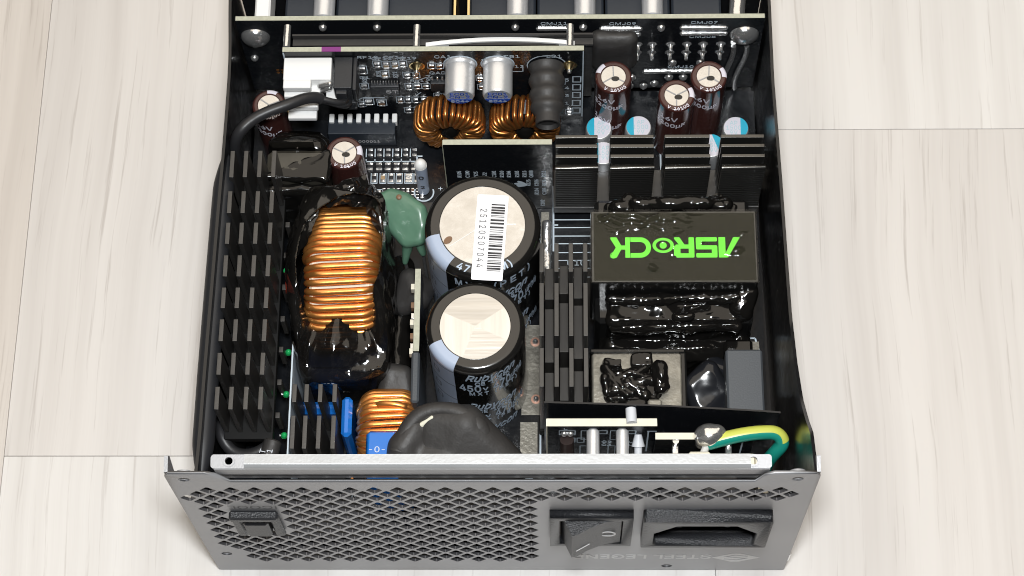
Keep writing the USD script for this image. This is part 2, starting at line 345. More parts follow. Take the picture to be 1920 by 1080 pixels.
# recessed joggle and bright lip along the top edge
def sheet_profile(pts, x0, x1, th):
    l = LineString(pts).buffer(th / 2, cap_style=2, join_style=1, quad_segs=4)
    e = ext(l, x1 - x0); return place(e, (x0, 0, 0), (0, 1, 0), (0, 0, 1))
part('joggle', sheet_profile([(2.2, 76.5), (2.2, 79.4), (1.9, 80.2), (1.6, 81.0), (1.5, 85.0)], -63.4, 63.4, 0.9), 'panel', panel, smooth=50)
part('top_lip', sheet_profile([(1.5, 84.7), (1.6, 85.5), (2.1, 85.9), (4.3, 86.0)], -56.4, 59.0, 0.9), 'panel_lip', panel, label='bright bare steel lip folded in along the top edge', smooth=50)
for sx, cx in ((-1, -59.9), (1, 59.6)):
    tab = sbox(-4.2, 0, 4.2, 3.2).buffer(-0.8).buffer(0.8).difference(Point(0, 1.6).buffer(0.95, quad_segs=6))
    part('screw_tab', place(ext(tab, 0.9), (cx, 1.3, 84.7), (1, 0, 0), (0, 0.985, 0.17)), 'panel', panel)
    part('threaded_hole', place(ext(Point(0, 0).buffer(1.35, quad_segs=8).difference(Point(0, 0).buffer(0.9, quad_segs=8)), 0.3), (cx, 2.8, 85.9), (1, 0, 0), (0, 0.985, 0.17)), 'panel', panel)
for sx in (-1, 1):
    part('corner_fold', place(ext(Polygon([(0, 64), (0, 84.6), (3.6, 85.4), (4.2, 83.8)]), 0.9), (sx * 74.5 - 0.45, 0.6, 0), (0, 1, 0), (0, 0, 1)), 'panel', panel)
for (x, z, r) in ((-70.9, 80.6, 1.3), (70.1, 81.0, 1.3), (-70.6, 16.3, 1.35), (43.8, 4.3, 1.35)):
    part('screw_hole_rim', place(ext(Point(0, 0).buffer(r + 0.55, quad_segs=8).difference(Point(0, 0).buffer(r - 0.15, quad_segs=8)), 1.6), (x, 1.9, z), (1, 0, 0), (0, 0, 1)), 'panel', panel)

for sx in (-1, 1): part('side_clip', bx(sx * 75.6 - .5, sx * 75.6 + .5, 1.5, 5, 3, 10, .3), 'blackp' if sx < 0 else 'tin', panel)
# rocker switch
sw = part('rocker_switch', place(ext(sbox(13.2, 31.6, 33.4, 56.4).difference(sbox(15.6, 33.8, 31.0, 54.0)), 2.2), (0, 0, 0), (1, 0, 0), (0, 0, 1)), 'sparkle', label='black rocker power switch with raised left half', smooth=0)
rk = Polygon([(15.9, 5.5), (15.9, -0.3), (18.6, -5.8), (19.8, -5.6), (22.6, -4.0), (26.6, -2.4), (30.6, -1.9), (30.6, 5.5)])
rkm = ext(rk, 19.6); rkm = trimesh.Trimesh(np.asarray(rkm.vertices)[:, [0, 1, 2]] * [1, 1, 1] + [0, 0, 34.1], rkm.faces, process=False)
part('rocker', rkm, 'sparkle', sw, smooth=40)
part('lettering', on_front(ext(Point(0, 0).buffer(2.0, quad_segs=10).difference(Point(0, 0).buffer(1.55, quad_segs=10)), 0.12), 27.4, -2.52, 44.0), 'ink_d', sw)
part('lettering', place(ext(sbox(-1.9, -0.22, 1.9, 0.22), 0.12), (21.3, -5.0, 40.5), (0.87, 0.49, 0), (0, 0, 1)), 'ink_d', sw)
# mains inlet
fr = sbox(35.8, 33.6, 66.8, 56.6).buffer(-0.8).buffer(0.8, quad_segs=3)
op = Polygon([(38.6, 37.2), (39.6, 35.8), (62.8, 35.8), (63.8, 37.2), (63.8, 46.5), (58.4, 53.0), (44.0, 53.0), (38.6, 46.5)])
inlet = part('mains_inlet', place(ext(fr.difference(op), 3.2), (0, 0, 0), (1, 0, 0), (0, 0, 1)), 'sparkle', label='black three pin mains inlet socket', smooth=0)
part('socket_walls', [place(ext(op.buffer(0.6).difference(op), 12), (0, 12.2, 0), (1, 0, 0), (0, 0, 1)), place(ext(op.buffer(0.6), 0.6), (0, 12.9, 0), (1, 0, 0), (0, 0, 1))], 'blackp', inlet, smooth=0)
for x, z in ((51.2, 48.6), (45.2, 41), (57.2, 41)): part('contact_blade', bx(x - 0.9, x + 0.9, 0.5, 12, z - 2.0, z + 2.0, 0.3), 'tin', inlet)
# fan mode slider
sl = part('fan_switch', [bx(-64.2, -52.4, -2.4, 0, 53.4, 56.0, 0.5), bx(-64.2, -61.8, -1.5, 0, 38.0, 53.6, 0.5), bx(-54.9, -52.4, -1.5, 0, 38.0, 53.6, 0.5)], 'sparkle', label='small black fan mode switch at the left of the panel')
part('push_button', [bx(-61.4, -55.3, -2.4, 3, 40.6, 51.4, 0.6)], 'blackp', sl)
part('switch_well', bx(-62, -54.8, 3.2, 3.8, 38, 54), 'blackp', sl)
part('lettering', on_front(text('iCOOL', 2.3, sx=1.25, depth=0.04), -58.2, -0.02, 58.4, True), 'panel_dark', panel)
part('lettering', on_front(fit('STEEL LEGEND', 3.7, 36.2), 36.8, -0.02, 13.7, True), 'ink_p', panel)
dm = Polygon([(-6.2, 0), (-1, 4.0), (1, 4.0), (6.2, 0), (1, -4.0), (-1, -4.0)])
sgl = LineString([(3.0, 1.3), (-.4, 2.3), (-2.6, .9), (2.6, -.9), (.4, -2.3), (-3.0, -1.3)]).buffer(.42, cap_style=2, join_style=2)
part('emblem', on_front(ext(dm.difference(sgl), 0.05), 61.3, -0.02, 12.8, True), 'ink_p', panel)

# --- case: tray, side walls, back
part('case_floor', bx(-73.5, 74.5, 1.4, 153, 0.3, 1.3), 'black_steel')
def wall(xs, th, z0, z1, name, label):
    ys = np.array([p[1] for p in xs]); X = np.array([p[0] for p in xs]); yy = np.linspace(ys[0], ys[-1], 48); xx = np.interp(yy, ys, X)
    k = np.ones(5) / 5; xx = np.r_[xx[:2], np.convolve(xx, k, 'valid'), xx[-2:]]
    poly = Polygon(list(zip(xx, yy)) + list(zip(xx[::-1] + th, yy[::-1])))
    m = ext(poly, z1 - z0); m.apply_translation((0, 0, z0)); return part(name, m, 'black_steel', label=label, smooth=30)
wl = wall([(-73.6, 2), (-72.9, 16), (-72.7, 37), (-72.3, 60), (-72.0, 80), (-71.6, 100), (-71.4, 125), (-72.6, 143), (-72.8, 153)], -0.8, 1.0, 52, 'side_wall', 'black steel side wall along the left with a rounded bulge')
wr_x = np.array([(73.6, 1.2), (73.5, 25), (73.4, 50), (72.6, 90), (71.8, 119), (71.9, 153)])
prof = np.array([(1.2, 84), (12, 79.5), (16, 74), (25, 64.7), (37, 57.5), (51, 52.2), (60, 52), (153, 52)])
def flank(xs, prof, th):
    y = np.linspace(xs[0, 1], xs[-1, 1], 60); x = np.interp(y, xs[:, 1], xs[:, 0]); z = np.interp(y, prof[:, 0], prof[:, 1]); n = len(y)
    V = np.vstack([np.c_[x, y, 0 * y + 1], np.c_[x, y, z], np.c_[x + th, y, z], np.c_[x + th, y, 0 * y + 1]]); F = []
    for i in range(n - 1):
        for a_ in range(4): b_ = (a_ + 1) % 4; F += [(a_ * n + i, b_ * n + i, b_ * n + i + 1), (a_ * n + i, b_ * n + i + 1, a_ * n + i + 1)]
    for i in (0, n - 1): F += [(i, n + i, 2 * n + i), (i, 2 * n + i, 3 * n + i)]
    return trimesh.Trimesh(V, F, process=False)
wr = part('side_wall', flank(wr_x, prof, 0.8), 'black_steel', label='glossy black steel side wall along the right')
yy = np.linspace(10, 101, 50); rb = 2.8 * np.clip(np.minimum((yy - 10) / 10, (101 - yy) / 10), 0.02, 1) ** 0.5
bul = tube(np.stack([np.interp(yy, [10, 37, 60, 80, 101], [-73.3, -73.2, -72.9, -72.6, -72.2]), yy, np.full_like(yy, 46)], 1), rb, 20)
part('side_bulge', bul, 'bulge', wl)
part('rear_wall', bx(-72.5, 71.8, 153.2, 154, 1, 52), 'black_steel')

# --- main circuit board
board = part('main_board', bx(-71, 71.5, 6, 138, 8.4, 10), 'mask', label='black main circuit board with pale printed lines')
silk = []
def line2(p, q, w=0.28, z=10.0):
    return place(ext(LineString([p, q]).buffer(w / 2, cap_style=2), 0.05), (0, 0, z), (1, 0, 0), (0, 1, 0))

# --- upright socket board at the back
mod = part('socket_board', bx(-71.6, 71.2, 138.6, 140.1, 11, 50), 'mask', label='black upright socket board across the back')
part('board_edge', bx(-71.5, 71.1, 138.7, 140.0, 50, 50.12), 'edge', mod)
def prow(lst, name, m, parent, **k):
    for a in lst: part(name, a, m, parent, **k)
for x in (-67.2, 66.3):
    z = 41.6
    s = part('screw_head', dome((x, 138.6, z), (0, -1, 0), 4.0, 2.6, 28), 'tin', mod, label=None)
for (x, w, z) in ((14.7, 4.4, 45.3), (30.6 + 2, 5.2, 45.1), (55.0, 5.8, 45.4), (55.2, 5.8, 42.4), (47.0, 7.0, 21.0), (33.5, 4.0, 42.2)):
    part('solder_bar', hull([(x - w, 138.5, z, 0.75), (x + w, 138.5, z, 0.75)]), 'tin', mod)
for (x, z) in ((-48.2, 46.6), (-33.5, 46.5), (4.0, 46.2), (22.4, 46.0), (43.5, 45.6), (-69, 30)):
    part('solder_joint', dome((x, 138.6, z), (0, -1, 0), 1.15, 1.3, 14), 'tin', mod)
cone = []
for z in (36.2, 31.6):
    for x in (37.5, 41.5, 46.5, 51.0, 55.5, 60.3, ):
        part('solder_joint', lathe([(1.35, 0), (0.8, 0.5), (0.55, 1.4), (0.5, 2.4), (0, 2.6)], (x, 138.6, z), (0, -1, 0), 12), 'tin', mod)
for z, xs in ((26.0, (47.5, 55.4)), (17.5, (47.0, 51.0, 36.5)), (12.5, (36.0, 40.0)), (14, (43.0,))):
    for x in xs: part('solder_joint', dome((x, 138.6, z), (0, -1, 0), 1.3, 1.2, 12), 'tin', mod)
for x, x2 in ((63.8, 62.6), (67.4, 66.0)):
    part('solder_run', tube(spline([(x, 138.1, 36), (x + .1, 138.0, 30), (x2 + .2, 138.0, 22), (x2, 137.9, 12)], 20), 0.75, 10), 'tin', mod)
part('foam_pad', lump([mbox(24.4, 37.2, 133.5, 138.4, 29.5, 46.5, c=1.6)], 1.2, 0.4, 0.12, 3), 'shrink', mod, label='soft black square pad')
part('lettering', [on_front(text(s, 1.3, sx=1.2), x, 138.58, z) for s, x, z in (('CMJ11', 14.5, 47.9), ('CMJ09', 33, 47.6), ('CMJ07', 55, 48.0), ('CMJ08', 55, 40.3), ('CMJ10', 50, 23.4))], 'silk', mod)
part('copper_spot', [dome((x, 138.6, z), (0, -1, 0), 0.5, 0.15, 10) for x in (-63.5, -62.2) for z in (22.6, 21)], 'copper_d', mod)
# sockets and cans behind it
for x0, x1 in ((-59, -45.5), (-45, -31.5), (-31, -13.5), (-8.5, 9.5), (10, 28), (28.5, 46), (46.5, 60)):
    so = part('cable_socket', bx(x0, x1, 141, 153, 14, 44.5, 0.6), 'bluegrey', mod, label='slate blue socket housing')
for x in (-48.0, -33.4, 4.6, 22.9, 41.2):
    part('output_can', cyl((x, 140.3, 46.5), (x, 153, 46.8), 2.9, 24, bev=0.7), 'alu_cap', mod)
part('white_clip', bx(-66.6, -62.4, 140.3, 152, 40, 49, 0.5), 'white', mod)
part('divider_strip', bx(-12.6, -12.0, 140.3, 152.5, 30, 49), 'gold', mod); part('divider_strip', bx(-8.9, -8.3, 140.3, 152.5, 30, 49), 'gold', mod)
part('corner_pillar', cyl((64.0, 140.4, 44), (65, 153, 44), 2.2, 16), 'tin', mod)
# black insulating strip and white tape between the two boards
part('insulating_strip', [bx(-56, 25, 134.4, 134.9, 14, 49.2), bx(-56, 25, 132.4, 134.3, 46.6, 47.4)], 'shrink')
arc = [(x, 131.6 + 1.6 * (1 - ((x - 1) / 21) ** 2), 48.0) for x in np.linspace(-20, 20, 24)]
def ribbon(pts, h, th=0.25):
    p = np.array(pts); q = p + [0, 0, -h]; r = p + [0, th, 0]; s_ = q + [0, th, 0]; n = len(p); V = np.vstack([p, q, r, s_]); F = []
    for i in range(n - 1):
        for a, b in ((0, 1), (1, 3), (3, 2), (2, 0)): F += [(a * n + i, b * n + i, b * n + i + 1), (a * n + i, b * n + i + 1, a * n + i + 1)]
    return trimesh.Trimesh(V, F, process=False)
part('white_tape', ribbon(arc, 7.0, 1.2), 'white', label='white tape edge showing behind the control card')

# --- control card in front of it
card = part('control_card', bx(-58.4, 22.6, 129.0, 130.5, 9.8, 50), 'mask', label='black control card crowded with small components')
part('board_edge', [bx(-58.3, -47.8, 129.05, 130.45, 50, 50.12), bx(-42.6, 22.5, 129.05, 130.45, 50, 50.12)], 'edge', card)
part('marker_stripe', bx(-47.8, -42.6, 129.05, 130.45, 50, 50.13), 'purple', card)
part('edge_line', [bx(-58.35, -57.95, 128.95, 129.05, 26, 49.6), bx(22.2, 22.5, 128.95, 129.05, 12, 49.6)], 'silk', card)
CY = 129.0
def smd(parent, x, z, w, h, kind='dark', horiz=False, t=0.6, top=None, frame=True, fw=0.55):
    """a small chip on the card (y-facing), or on the main board when top is given (then z means y)."""
    b = {'dark': 'chip_dark', 'tan': 'chip_tan', 'brown': 'chip_brown', 'silver': 'tin'}[kind]
    e = 0.28 * (w if horiz else h)
    def at(x0, x1, z0, z1, d):
        return bx(x0, x1, CY - d, CY, z0, z1, 0.08) if top is None else bx(x0, x1, z0, z1, top, top + d, 0.08)
    part('surface_chip', at(x - w / 2, x + w / 2, z - h / 2, z + h / 2, t), b, parent, smooth=0)
    if horiz: E.append(at(x - w / 2 - .1, x - w / 2 + e, z - h / 2 - .05, z + h / 2 + .05, t + .08)); E.append(at(x + w / 2 - e, x + w / 2 + .1, z - h / 2 - .05, z + h / 2 + .05, t + .08))
    else: E.append(at(x - w / 2 - .05, x + w / 2 + .05, z - h / 2 - .1, z - h / 2 + e, t + .08)); E.append(at(x - w / 2 - .05, x + w / 2 + .05, z + h / 2 - e, z + h / 2 + .1, t + .08))
    if frame:
        f = ext(frame2(w + 2 * fw, h + 2 * fw, 0.2), 0.05)
        SK.append(on_front(f, x, CY - 0.0, z) if top is None else on_top(f, x, z, top))
E, SK = [], []
for a in [(-37.7, 40, 1.6, 3.4, 'dark'), (-33.4, 43.4, 1.4, 2.2, 'dark'), (-31.0, 43.0, 1.4, 2.6, 'tan'), (-28.6, 43.0, 1.4, 2.6, 'tan'), (-26.5, 43.4, 1.4, 2.2, 'dark'),
          (-31.8, 37.6, 1.4, 2.6, 'tan'), (-25.7, 37.0, 1.4, 2.2, 'dark'), (-23.4, 36.8, 1.4, 2.2, 'brown'), (-18.7, 42.2, 1.3, 2.0, 'dark'), (-16.6, 42.0, 1.3, 2.0, 'dark'),
          (-23.4, 30.6, 1.5, 2.2, 'dark'), (-20.9, 30.4, 1.4, 2.0, 'dark'), (-25.6, 30.4, 1.3, 2.2, 'dark'), (-38.0, 30.8, 1.5, 2.0, 'dark'), (-39.6, 20.0, 1.3, 1.9, 'dark'),
          (-37.5, 21.6, 1.9, 2.6, 'dark'), (-33.9, 21.0, 1.7, 3.0, 'brown'), (-28.6, 22.6, 1.2, 2.6, 'brown'), (-26.4, 22.6, 1.2, 2.2, 'dark'), (-24.2, 22.6, 1.2, 2.2, 'dark'), (-22.1, 22.6, 1.2, 2.2, 'dark'),
          (-26.7, 16.4, 1.4, 2.0, 'dark'), (-24.4, 16.4, 1.4, 2.0, 'brown'), (-5.8, 35.0, 1.3, 2.0, 'dark'), (-0.9, 33.6, 1.3, 2.0, 'dark'), (-5.6, 30.0, 1.3, 1.9, 'brown'), (-0.9, 28.8, 1.2, 2.0, 'dark'), (1.6, 31, 1.2, 1.8, 'dark'),
          (-46.5, 27.4, 1.2, 2.0, 'dark'), (-18.0, 25.0, 1.2, 1.8, 'dark'), (-15.8, 25.0, 1.2, 1.8, 'tan'), (16.5, 32.5, 1.2, 1.8, 'dark'), (18.7, 14.8, 1.2, 1.8, 'silver')]:
    smd(card, *a)
for z in (34.0, 29.4, 24.9, 20.2, 15.6): SK.append(on_front(ext(frame2(2.5, 3.4, 0.35), 0.05), 20.7, CY, z))
SK += [on_front(text(s, h, sx=1.15), x, CY, z) for s, x, z, h in (('RF18', -35.7, 46.9, 1.5), ('CF11', -32.0, 46.2, 1.4), ('CF14', -28.6, 46.8, 1.5), ('RF19', -25.2, 46.3, 1.4), ('D1', -37.5, 35.5, 1.4), ('U1', -31.8, 25.2, 1.3), ('QAD3', -16.6, 38.0, 1.4), ('CA1', -15.5, 47.0, 1.5),
       ('CB1', 3.0, 47.0, 1.5), ('LB1', 14.5, 47.0, 1.5), ('RB11', 3.6, 41.4, 1.4), ('RB1', -23.2, 33.6, 1.3), ('+', -4.2, 45.6, 2.4), ('5', 18.0, 33.6, 1.5), ('4', 18.0, 29.0, 1.5), ('3', 18.0, 24.6, 1.5), ('1', 18.0, 20.0, 1.5))]
SK += [place(text(s, 1.3), (x, CY, z), (0, 0, 1), (-1, 0, 0)) for s, x, z in (('R20', -37.6, 34.4), ('R12', -29.4, 30.8), ('R21', -29.0, 37.2), ('R29', -33.5, 37.6), ('R54', -20.0, 35.4))]
for p, q in (((-22.6, 34.0), (-20.4, 35.6)), ((-22.6, 26.8), (-24.0, 25.0)), ((-40.8, 22.2), (-39.0, 23.8)), ((-39.0, 23.8), (-33, 23.8)), ((-8.2, 40), (-8.2, 36)), ((2, 38.6), (6, 38.6)), ((6, 38.6), (6, 42))):
    SK.append(on_front(ext(LineString([p, q]).buffer(0.14), 0.05), 0, CY, 0))
part('chip_terminals', E, 'tin', card, kind='stuff', smooth=0)
for x in (-10.9, -0.8): SK.append(on_front(ext(Point(0, 0).buffer(4.6, quad_segs=12).difference(Point(0, 0).buffer(4.3, quad_segs=12)), 0.05), x, CY, 43.0))
SK.append(on_front(ext(Point(0, 0).buffer(5.4, quad_segs=12).difference(Point(0, 0).buffer(5.1, quad_segs=12)), 0.05), 12.5, CY, 42.0))
part('board_print', SK, 'silk', card, kind='stuff', smooth=0)
# two chips
ch = part('logic_chip', bx(-36.2, -28.2, CY - 1.6, CY, 28.0, 32.8, 0.25), 'ic', card, smooth=0)
for i in range(10): part('pin', bx(-35.8 + i * 0.78, -35.45 + i * 0.78, CY - 0.9, CY, 32.8, 34.2), 'tin', card, smooth=0)
part('chip_marks', [on_front(text('ST', 1.6, sx=1.3, depth=.03), -30.3, CY - 1.6, 30.2)], 'ink_d', card)
ch = part('logic_chip', bx(-19.5, -13.5, CY - 1.8, CY, 30.4, 35.0, 0.25), 'ic', card, smooth=0)
for i in range(4): part('pin', bx(-19.2 + i * 1.4, -18.6 + i * 1.4, CY - 0.9, CY, 35, 36.6), 'tin', card, smooth=0)
# solder points of the pins that tie both boards together
for x in (-22.7, 18.6):
    part('tie_pin', cyl((x, 126.6, 42.0), (x, 138.6, 43.0), 0.55, 12), 'tin', card)
    part('tie_pin', cyl((x + .2, 131, 48.3), (x + .2, 138, 48.3), 1.0, 14, bev=.2), 'tin', card)
    part('solder_ring', lathe([(2.2, 0), (2.2, .12), (1.8, .12), (1.4, .5), (0.7, 1.6), (0, 1.8)], (x, CY, 42.0), (0, -1, 0), 18), 'gold', card)
part('tie_pin', cyl((-57.5, 131, 48.5), (-57.5, 138, 48.5), 1.0, 14, bev=.2), 'tin', card)
# white and black wire-to-board plugs
wc = part('white_connector', [bx(-58.2, -45.2, 122.0, 128.9, 39.5, 47.4, .3), bx(-58.1, -50.6, 119.6, 122.1, 44.9, 47.3, .25), bx(-58.1, -48.4, 118.6, 122.1, 41.8, 44.2, .25), bx(-58.0, -49.2, 117.0, 122.1, 38.9, 41.1, .25), bx(-57.6, -49.8, 115.2, 121, 36.4, 38.2, .25), bx(-47.2, -43.6, 119, 128.8, 38.6, 41.5, .3)], 'white', card, label='white plug connector at the left end of the control card', smooth=0)
for i in range(2): part('connector_contact', hull([(-48.6 + i * .4, 121.2, 43.2 + 2.2 * i, .9), (-46.0 + i * .4, 121.2, 44.2 + 2.2 * i, .8)]), 'tin', card)
bc = part('black_connector', [bx(-44.5, -39.6, 119.4, 128.9, 40.4, 47.5, .25), bx(-43.9, -41.0, 118.2, 119.5, 41.0, 46.5, .15), bx(-39.5, -38.4, 119.0, 128.9, 40.0, 47.3, .2), bx(-44.3, -39.0, 118.6, 126, 36.4, 40.3, .2)], 'ic', card, label='dark plug connector with the fan lead', smooth=0)
for i in range(5): part('header_pin', bx(-60.6 + i * 0.5, -55.9 + i * .5, 121.3, 122.1, 35.6 - i * 2.3, 36.4 - i * 2.3, .1), 'gold', card)
part('header_block', bx(-57.6, -54.8, 121, 128.9, 24.6, 37.2, .2), 'blackp', card, smooth=0)
# two silver polymer cans lying on the card, bottoms blue
for x in (-10.9, -0.7):
    a = part('polymer_can', lathe([(0, 0), (4.15, 0), (4.3, .3), (4.3, .8), (3.95, 1.4), (4.0, 1.9), (4.02, 9.6), (3.7, 10.2), (3.6, 10.25), (0, 10.25)], (x, 129, 43.2), (0, -1, 0), 40), 'alu_cap', card, label='silver polymer can with blue printed end')
    part('blue_mark', on_front(ext(Point(0, 0).buffer(3.55, quad_segs=12).intersection(sbox(-5, -5, 5, -1.1)), .05), x, 118.74, 43.2), 'ink_blue', card)
    part('can_print', [on_front(text(s, 1.25, True, sx=1.2), x, 118.74, 43.2 + dz) for s, dz in (('EC01', 1.7), ('CN-2', 0.0))], 'ink_blue', card)
    part('can_print', [on_front(text('804+', 1.2, True, sx=1.2), x, 118.68, 41.0)], 'stripe', card)
# ribbed sleeve over an inductor
pr = [(0, 0), (4.6, 0)]
for i in range(36):
    t = i / 35; pr.append((4.7 + 0.32 * math.cos(t * 2 * math.pi * 3.6) - (0.9 if t > .78 else 0) * min(1, (t - .78) / .12) - .2 * t, 0.3 + 15.5 * t))
pr += [(3.3, 17.6), (2.9, 17.7), (2.6, 16.5), (0, 16.5)]
part('sleeved_inductor', lathe(pr, (12.4, 129, 41.5), (0.02, -1, -0.03), 40), 'shrink', card, label='black ribbed heat shrink sleeve over an upright inductor')
part('sleeve_print', [place(text(s, 1.9, True, sx=1.1), (15.9, y, 42.6), (0.35, -0.85, -.1), (-.55, -.3, .75)) for s, y in (('E39', 118.0),)], 'ink', card)

# --- toroid inductors under the card
def toroid(c, axis_y, Ro, Ri, hw, wr, turns, a0, a1, rnd=1.6, lay=0.0, jit=0.0, seed=1, gaps=()):
    """wire wound about a ring: ring axis along y (axis_y) or x; returns core, winding."""
    g = np.random.default_rng(seed)
    pr = []
    sec = sbox(Ri, -hw, Ro, hw).buffer(-rnd).buffer(rnd, quad_segs=6)
    core = lathe([(Ri, -hw), (Ro - .8, -hw), (Ro, -hw + .8), (Ro, hw - .8), (Ro - .8, hw), (Ri, hw), (Ri, -hw)], c, (0, 1, 0) if axis_y else (1, 0, 0), 64)
    loop = np.array(sec.buffer(wr * 0.95 + lay, quad_segs=5).simplify(.01).exterior.coords[:-1]); 
    d = np.r_[0, np.cumsum(np.linalg.norm(np.diff(np.vstack([loop, loop[:1]]), axis=0), axis=1))]
    def at(s): 
        s = (s % 1) * d[-1]; L2 = np.vstack([loop, loop[:1]])
        return np.stack([np.interp(s, d, L2[:, 0]), np.interp(s, d, L2[:, 1])], -1)
    N = turns * 40; s = np.arange(N + 1) / 40.0; dj = 1 + jit * np.clip(g.normal(size=turns + 2), -1, 1)
    for gi, ga in gaps: dj[gi] += ga
    j = np.cumsum(dj); j = (j - j[0]) / (j[turns] - j[0])
    q = at(s + 0.37); th = a0 + (a1 - a0) * np.interp(s, np.arange(turns + 1), j[:turns + 1])
    r, h = q[:, 0], q[:, 1]
    wob = np.interp(s, np.arange(turns + 2), g.normal(size=turns + 2)); r = r + (r > (Ro + Ri) / 2) * np.clip(wob, -1.2, 1.2) * wr * .28; h = h + np.interp(s, np.arange(turns + 2), g.normal(size=turns + 2)) * wr * .22 + wr * .25 * np.sin(s * 2 * np.pi * .31 + r)
    if axis_y: P = np.stack([c[0] + r * np.cos(th), c[1] + h, c[2] + r * np.sin(th)], 1)
    else: P = np.stack([c[0] + h, c[1] + r * np.cos(th), c[2] + r * np.sin(th)], 1)
    return core, tube(P, wr, 9)
for x, sd in ((-14.6, 3), (6.3, 4)):
    co, wi = toroid((x, 122.0, 22.6), True, 8.7, 4.2, 3.0, 0.72, 29, math.radians(-78), math.radians(258), rnd=1.2, jit=0.18, seed=sd)
    tr = part('toroid_inductor', co, 'core_b', label='small copper wound ring inductor under the control card' + ('' if x < 0 else ', the right one by the ribbed sleeve'))
    part('winding', wi, 'copper_d', tr, smooth=True)
    part('varnish_drop', lump([hull([(x, 120.4, 22.0, 3.1), (x + .4, 119.9, 18.0, 1.6)])], .7, .4, .4, sd), 'goo', tr)

# --- electrolytic capacitors with brown sleeves
def can(cx, cy, z0, z1, R, sleeve, label, name='capacitor', tilt=(0, 0), topr=0.70, stripe=None, smat='stripe_w', dish=0.35):
    sh = R * 0.16
    pr = [(0, 0), (R * .96, 0), (R, .5), (R, z1 - z0 - sh - .1)] + [(R - sh + sh * math.cos(a), z1 - z0 - sh + sh * math.sin(a)) for a in np.linspace(0, math.pi / 2, 6)] + [(R * topr, z1 - z0 + .02), (R * topr - .15, z1 - z0 - dish), (0, z1 - z0 - dish)]
    a = np.array([tilt[0], tilt[1], 1.0])
    o = part(name, lathe(pr, (cx, cy, z0), (0, 0, 1), 72), sleeve, label=label)
    part('can_top', lathe([(0, 0), (R * topr - .1, 0), (R * topr - .2, .12), (0, .12)][1:], (cx, cy, z1 - dish), (0, 0, 1), 48), 'alu', o)
    if stripe:
        prs = [(R + .06, 1), (R + .06, z1 - z0 - sh - .1)] + [(R - sh + .06 + sh * math.cos(q), z1 - z0 - sh + .06 + sh * math.sin(q)) for q in np.linspace(0, math.pi / 2, 6)] + [(R * topr + .1, z1 - z0 + .08)]
        part('polarity_stripe', lathe(prs, (cx, cy, z0), (0, 0, 1), 14, math.radians(stripe[0]), math.radians(stripe[1])), smat, o)
    return o
def vent3(o, cx, cy, z, R, a, name='vent_groove'):
    for k in range(3):
        t = a + k * 2 * math.pi / 3
        part(name, place(ext(sbox(0.2, -.16, R * .66, .16), .07), (cx, cy, z), (math.cos(t), math.sin(t), 0), (-math.sin(t), math.cos(t), 0)), 'panel', o)
    part('vent_dot', place(ext(affinity.scale(Point(0, 0).buffer(.9, quad_segs=6), 1.2, .8), .08), (cx + .5, cy - .6, z), (1, 0, 0), (0, 1, 0)), 'vent', o)
BR = [(-42.0, 105.0, 10, 38, 4.95, 'brown sleeved capacitor behind the large copper choke', (-10, 25)), (30.6, 126.6, 10, 40, 5.0, 'brown sleeved capacitor right of the control card', (125, 165)),
      (47.6, 121.4, 10, 39, 4.9, 'brown sleeved capacitor, the front one of the pair on the right', (-10, 30)), (56.4, 126.6, 10, 40, 4.9, 'brown sleeved capacitor, the rear one of the pair on the right', (-5, 35)), (-63.0, 119.5, 10, 38, 4.6, 'brown sleeved capacitor half hidden under the fan lead', (60, 100))]
for i, (x, y, z0, z1, R, lb, st) in enumerate(BR):
    o = can(x, y, z0, z1, R, 'sleeve_brown', lb, stripe=st)
    vent3(o, x, y, z1 - .2, R, 0.6 + i)
    txt = [wrap(text('16V', 2.0, True), x, y, R + .02, 245 if i else 100, z1 - 5.5), wrap(text('2200µF', 1.8, True), x, y, R + .02, 250, z1 - 9)] if i != 0 else []
    if i == 1: txt += [wrap(text('16V', 2.0, True), x, y, R + .02, 232, z1 - 17), wrap(text('2200µF', 1.8, True), x, y, R + .02, 250, z1 - 20.5)]
    sh = [on_top(text(s, 1.05, True, depth=.04), x + (R * .85) * math.cos(a), y + (R * .84) * math.sin(a), z1 - .03, a + math.pi / 2 if math.sin(a) < 0 else a - math.pi / 2) for s, a in (('16', math.radians(270)), ('105', math.radians(300)), ('V', math.radians(240)))]
    part('lettering', txt + sh, 'stripe_w', o, smooth=0)
# short silver cans with teal marks
for x, y, lb, a in ((26.9, 120.2, 'short silver can with teal mark, leftmost', 180), (37.9, 120.4, 'short silver can with teal mark, second from the left', 180), (64.9, 120.0, 'short silver can with teal mark at the right wall', 0), (28.0, 112.4, 'short silver can with teal mark behind the first heatsink gap', 180), (58.0, 114.6, 'short silver can with teal mark behind the third heatsink gap', 20)):
    o = part('polymer_can', lathe([(0, 0), (3.7, 0), (3.75, 11.2), (3.4, 12), (3.3, 12.05), (0, 12.05)], (x, y, 10), (0, 0, 1), 40), 'alu_cap', label=lb)
    part('end_paint', lathe([(3.25, 0), (0, .05)], (x, y, 22.06), (0, 0, 1), 32), 'stripe_w', o)
    sg = Point(0, 0).buffer(3.35, quad_segs=12).intersection(sbox(1.3, -4, 4, 4))
    part('teal_mark', on_top(ext(sg, .05), x, y, 22.12, math.radians(a)), 'teal', o)
    part('lettering', [on_top(text(s, 1.25, depth=.03), x - (0.6 if a == 0 else -.6), y + dy, 22.12) for s, dy in (('AP', 1.5), ('1500', 0), ('9V', -1.5))], 'ink_teal', o)
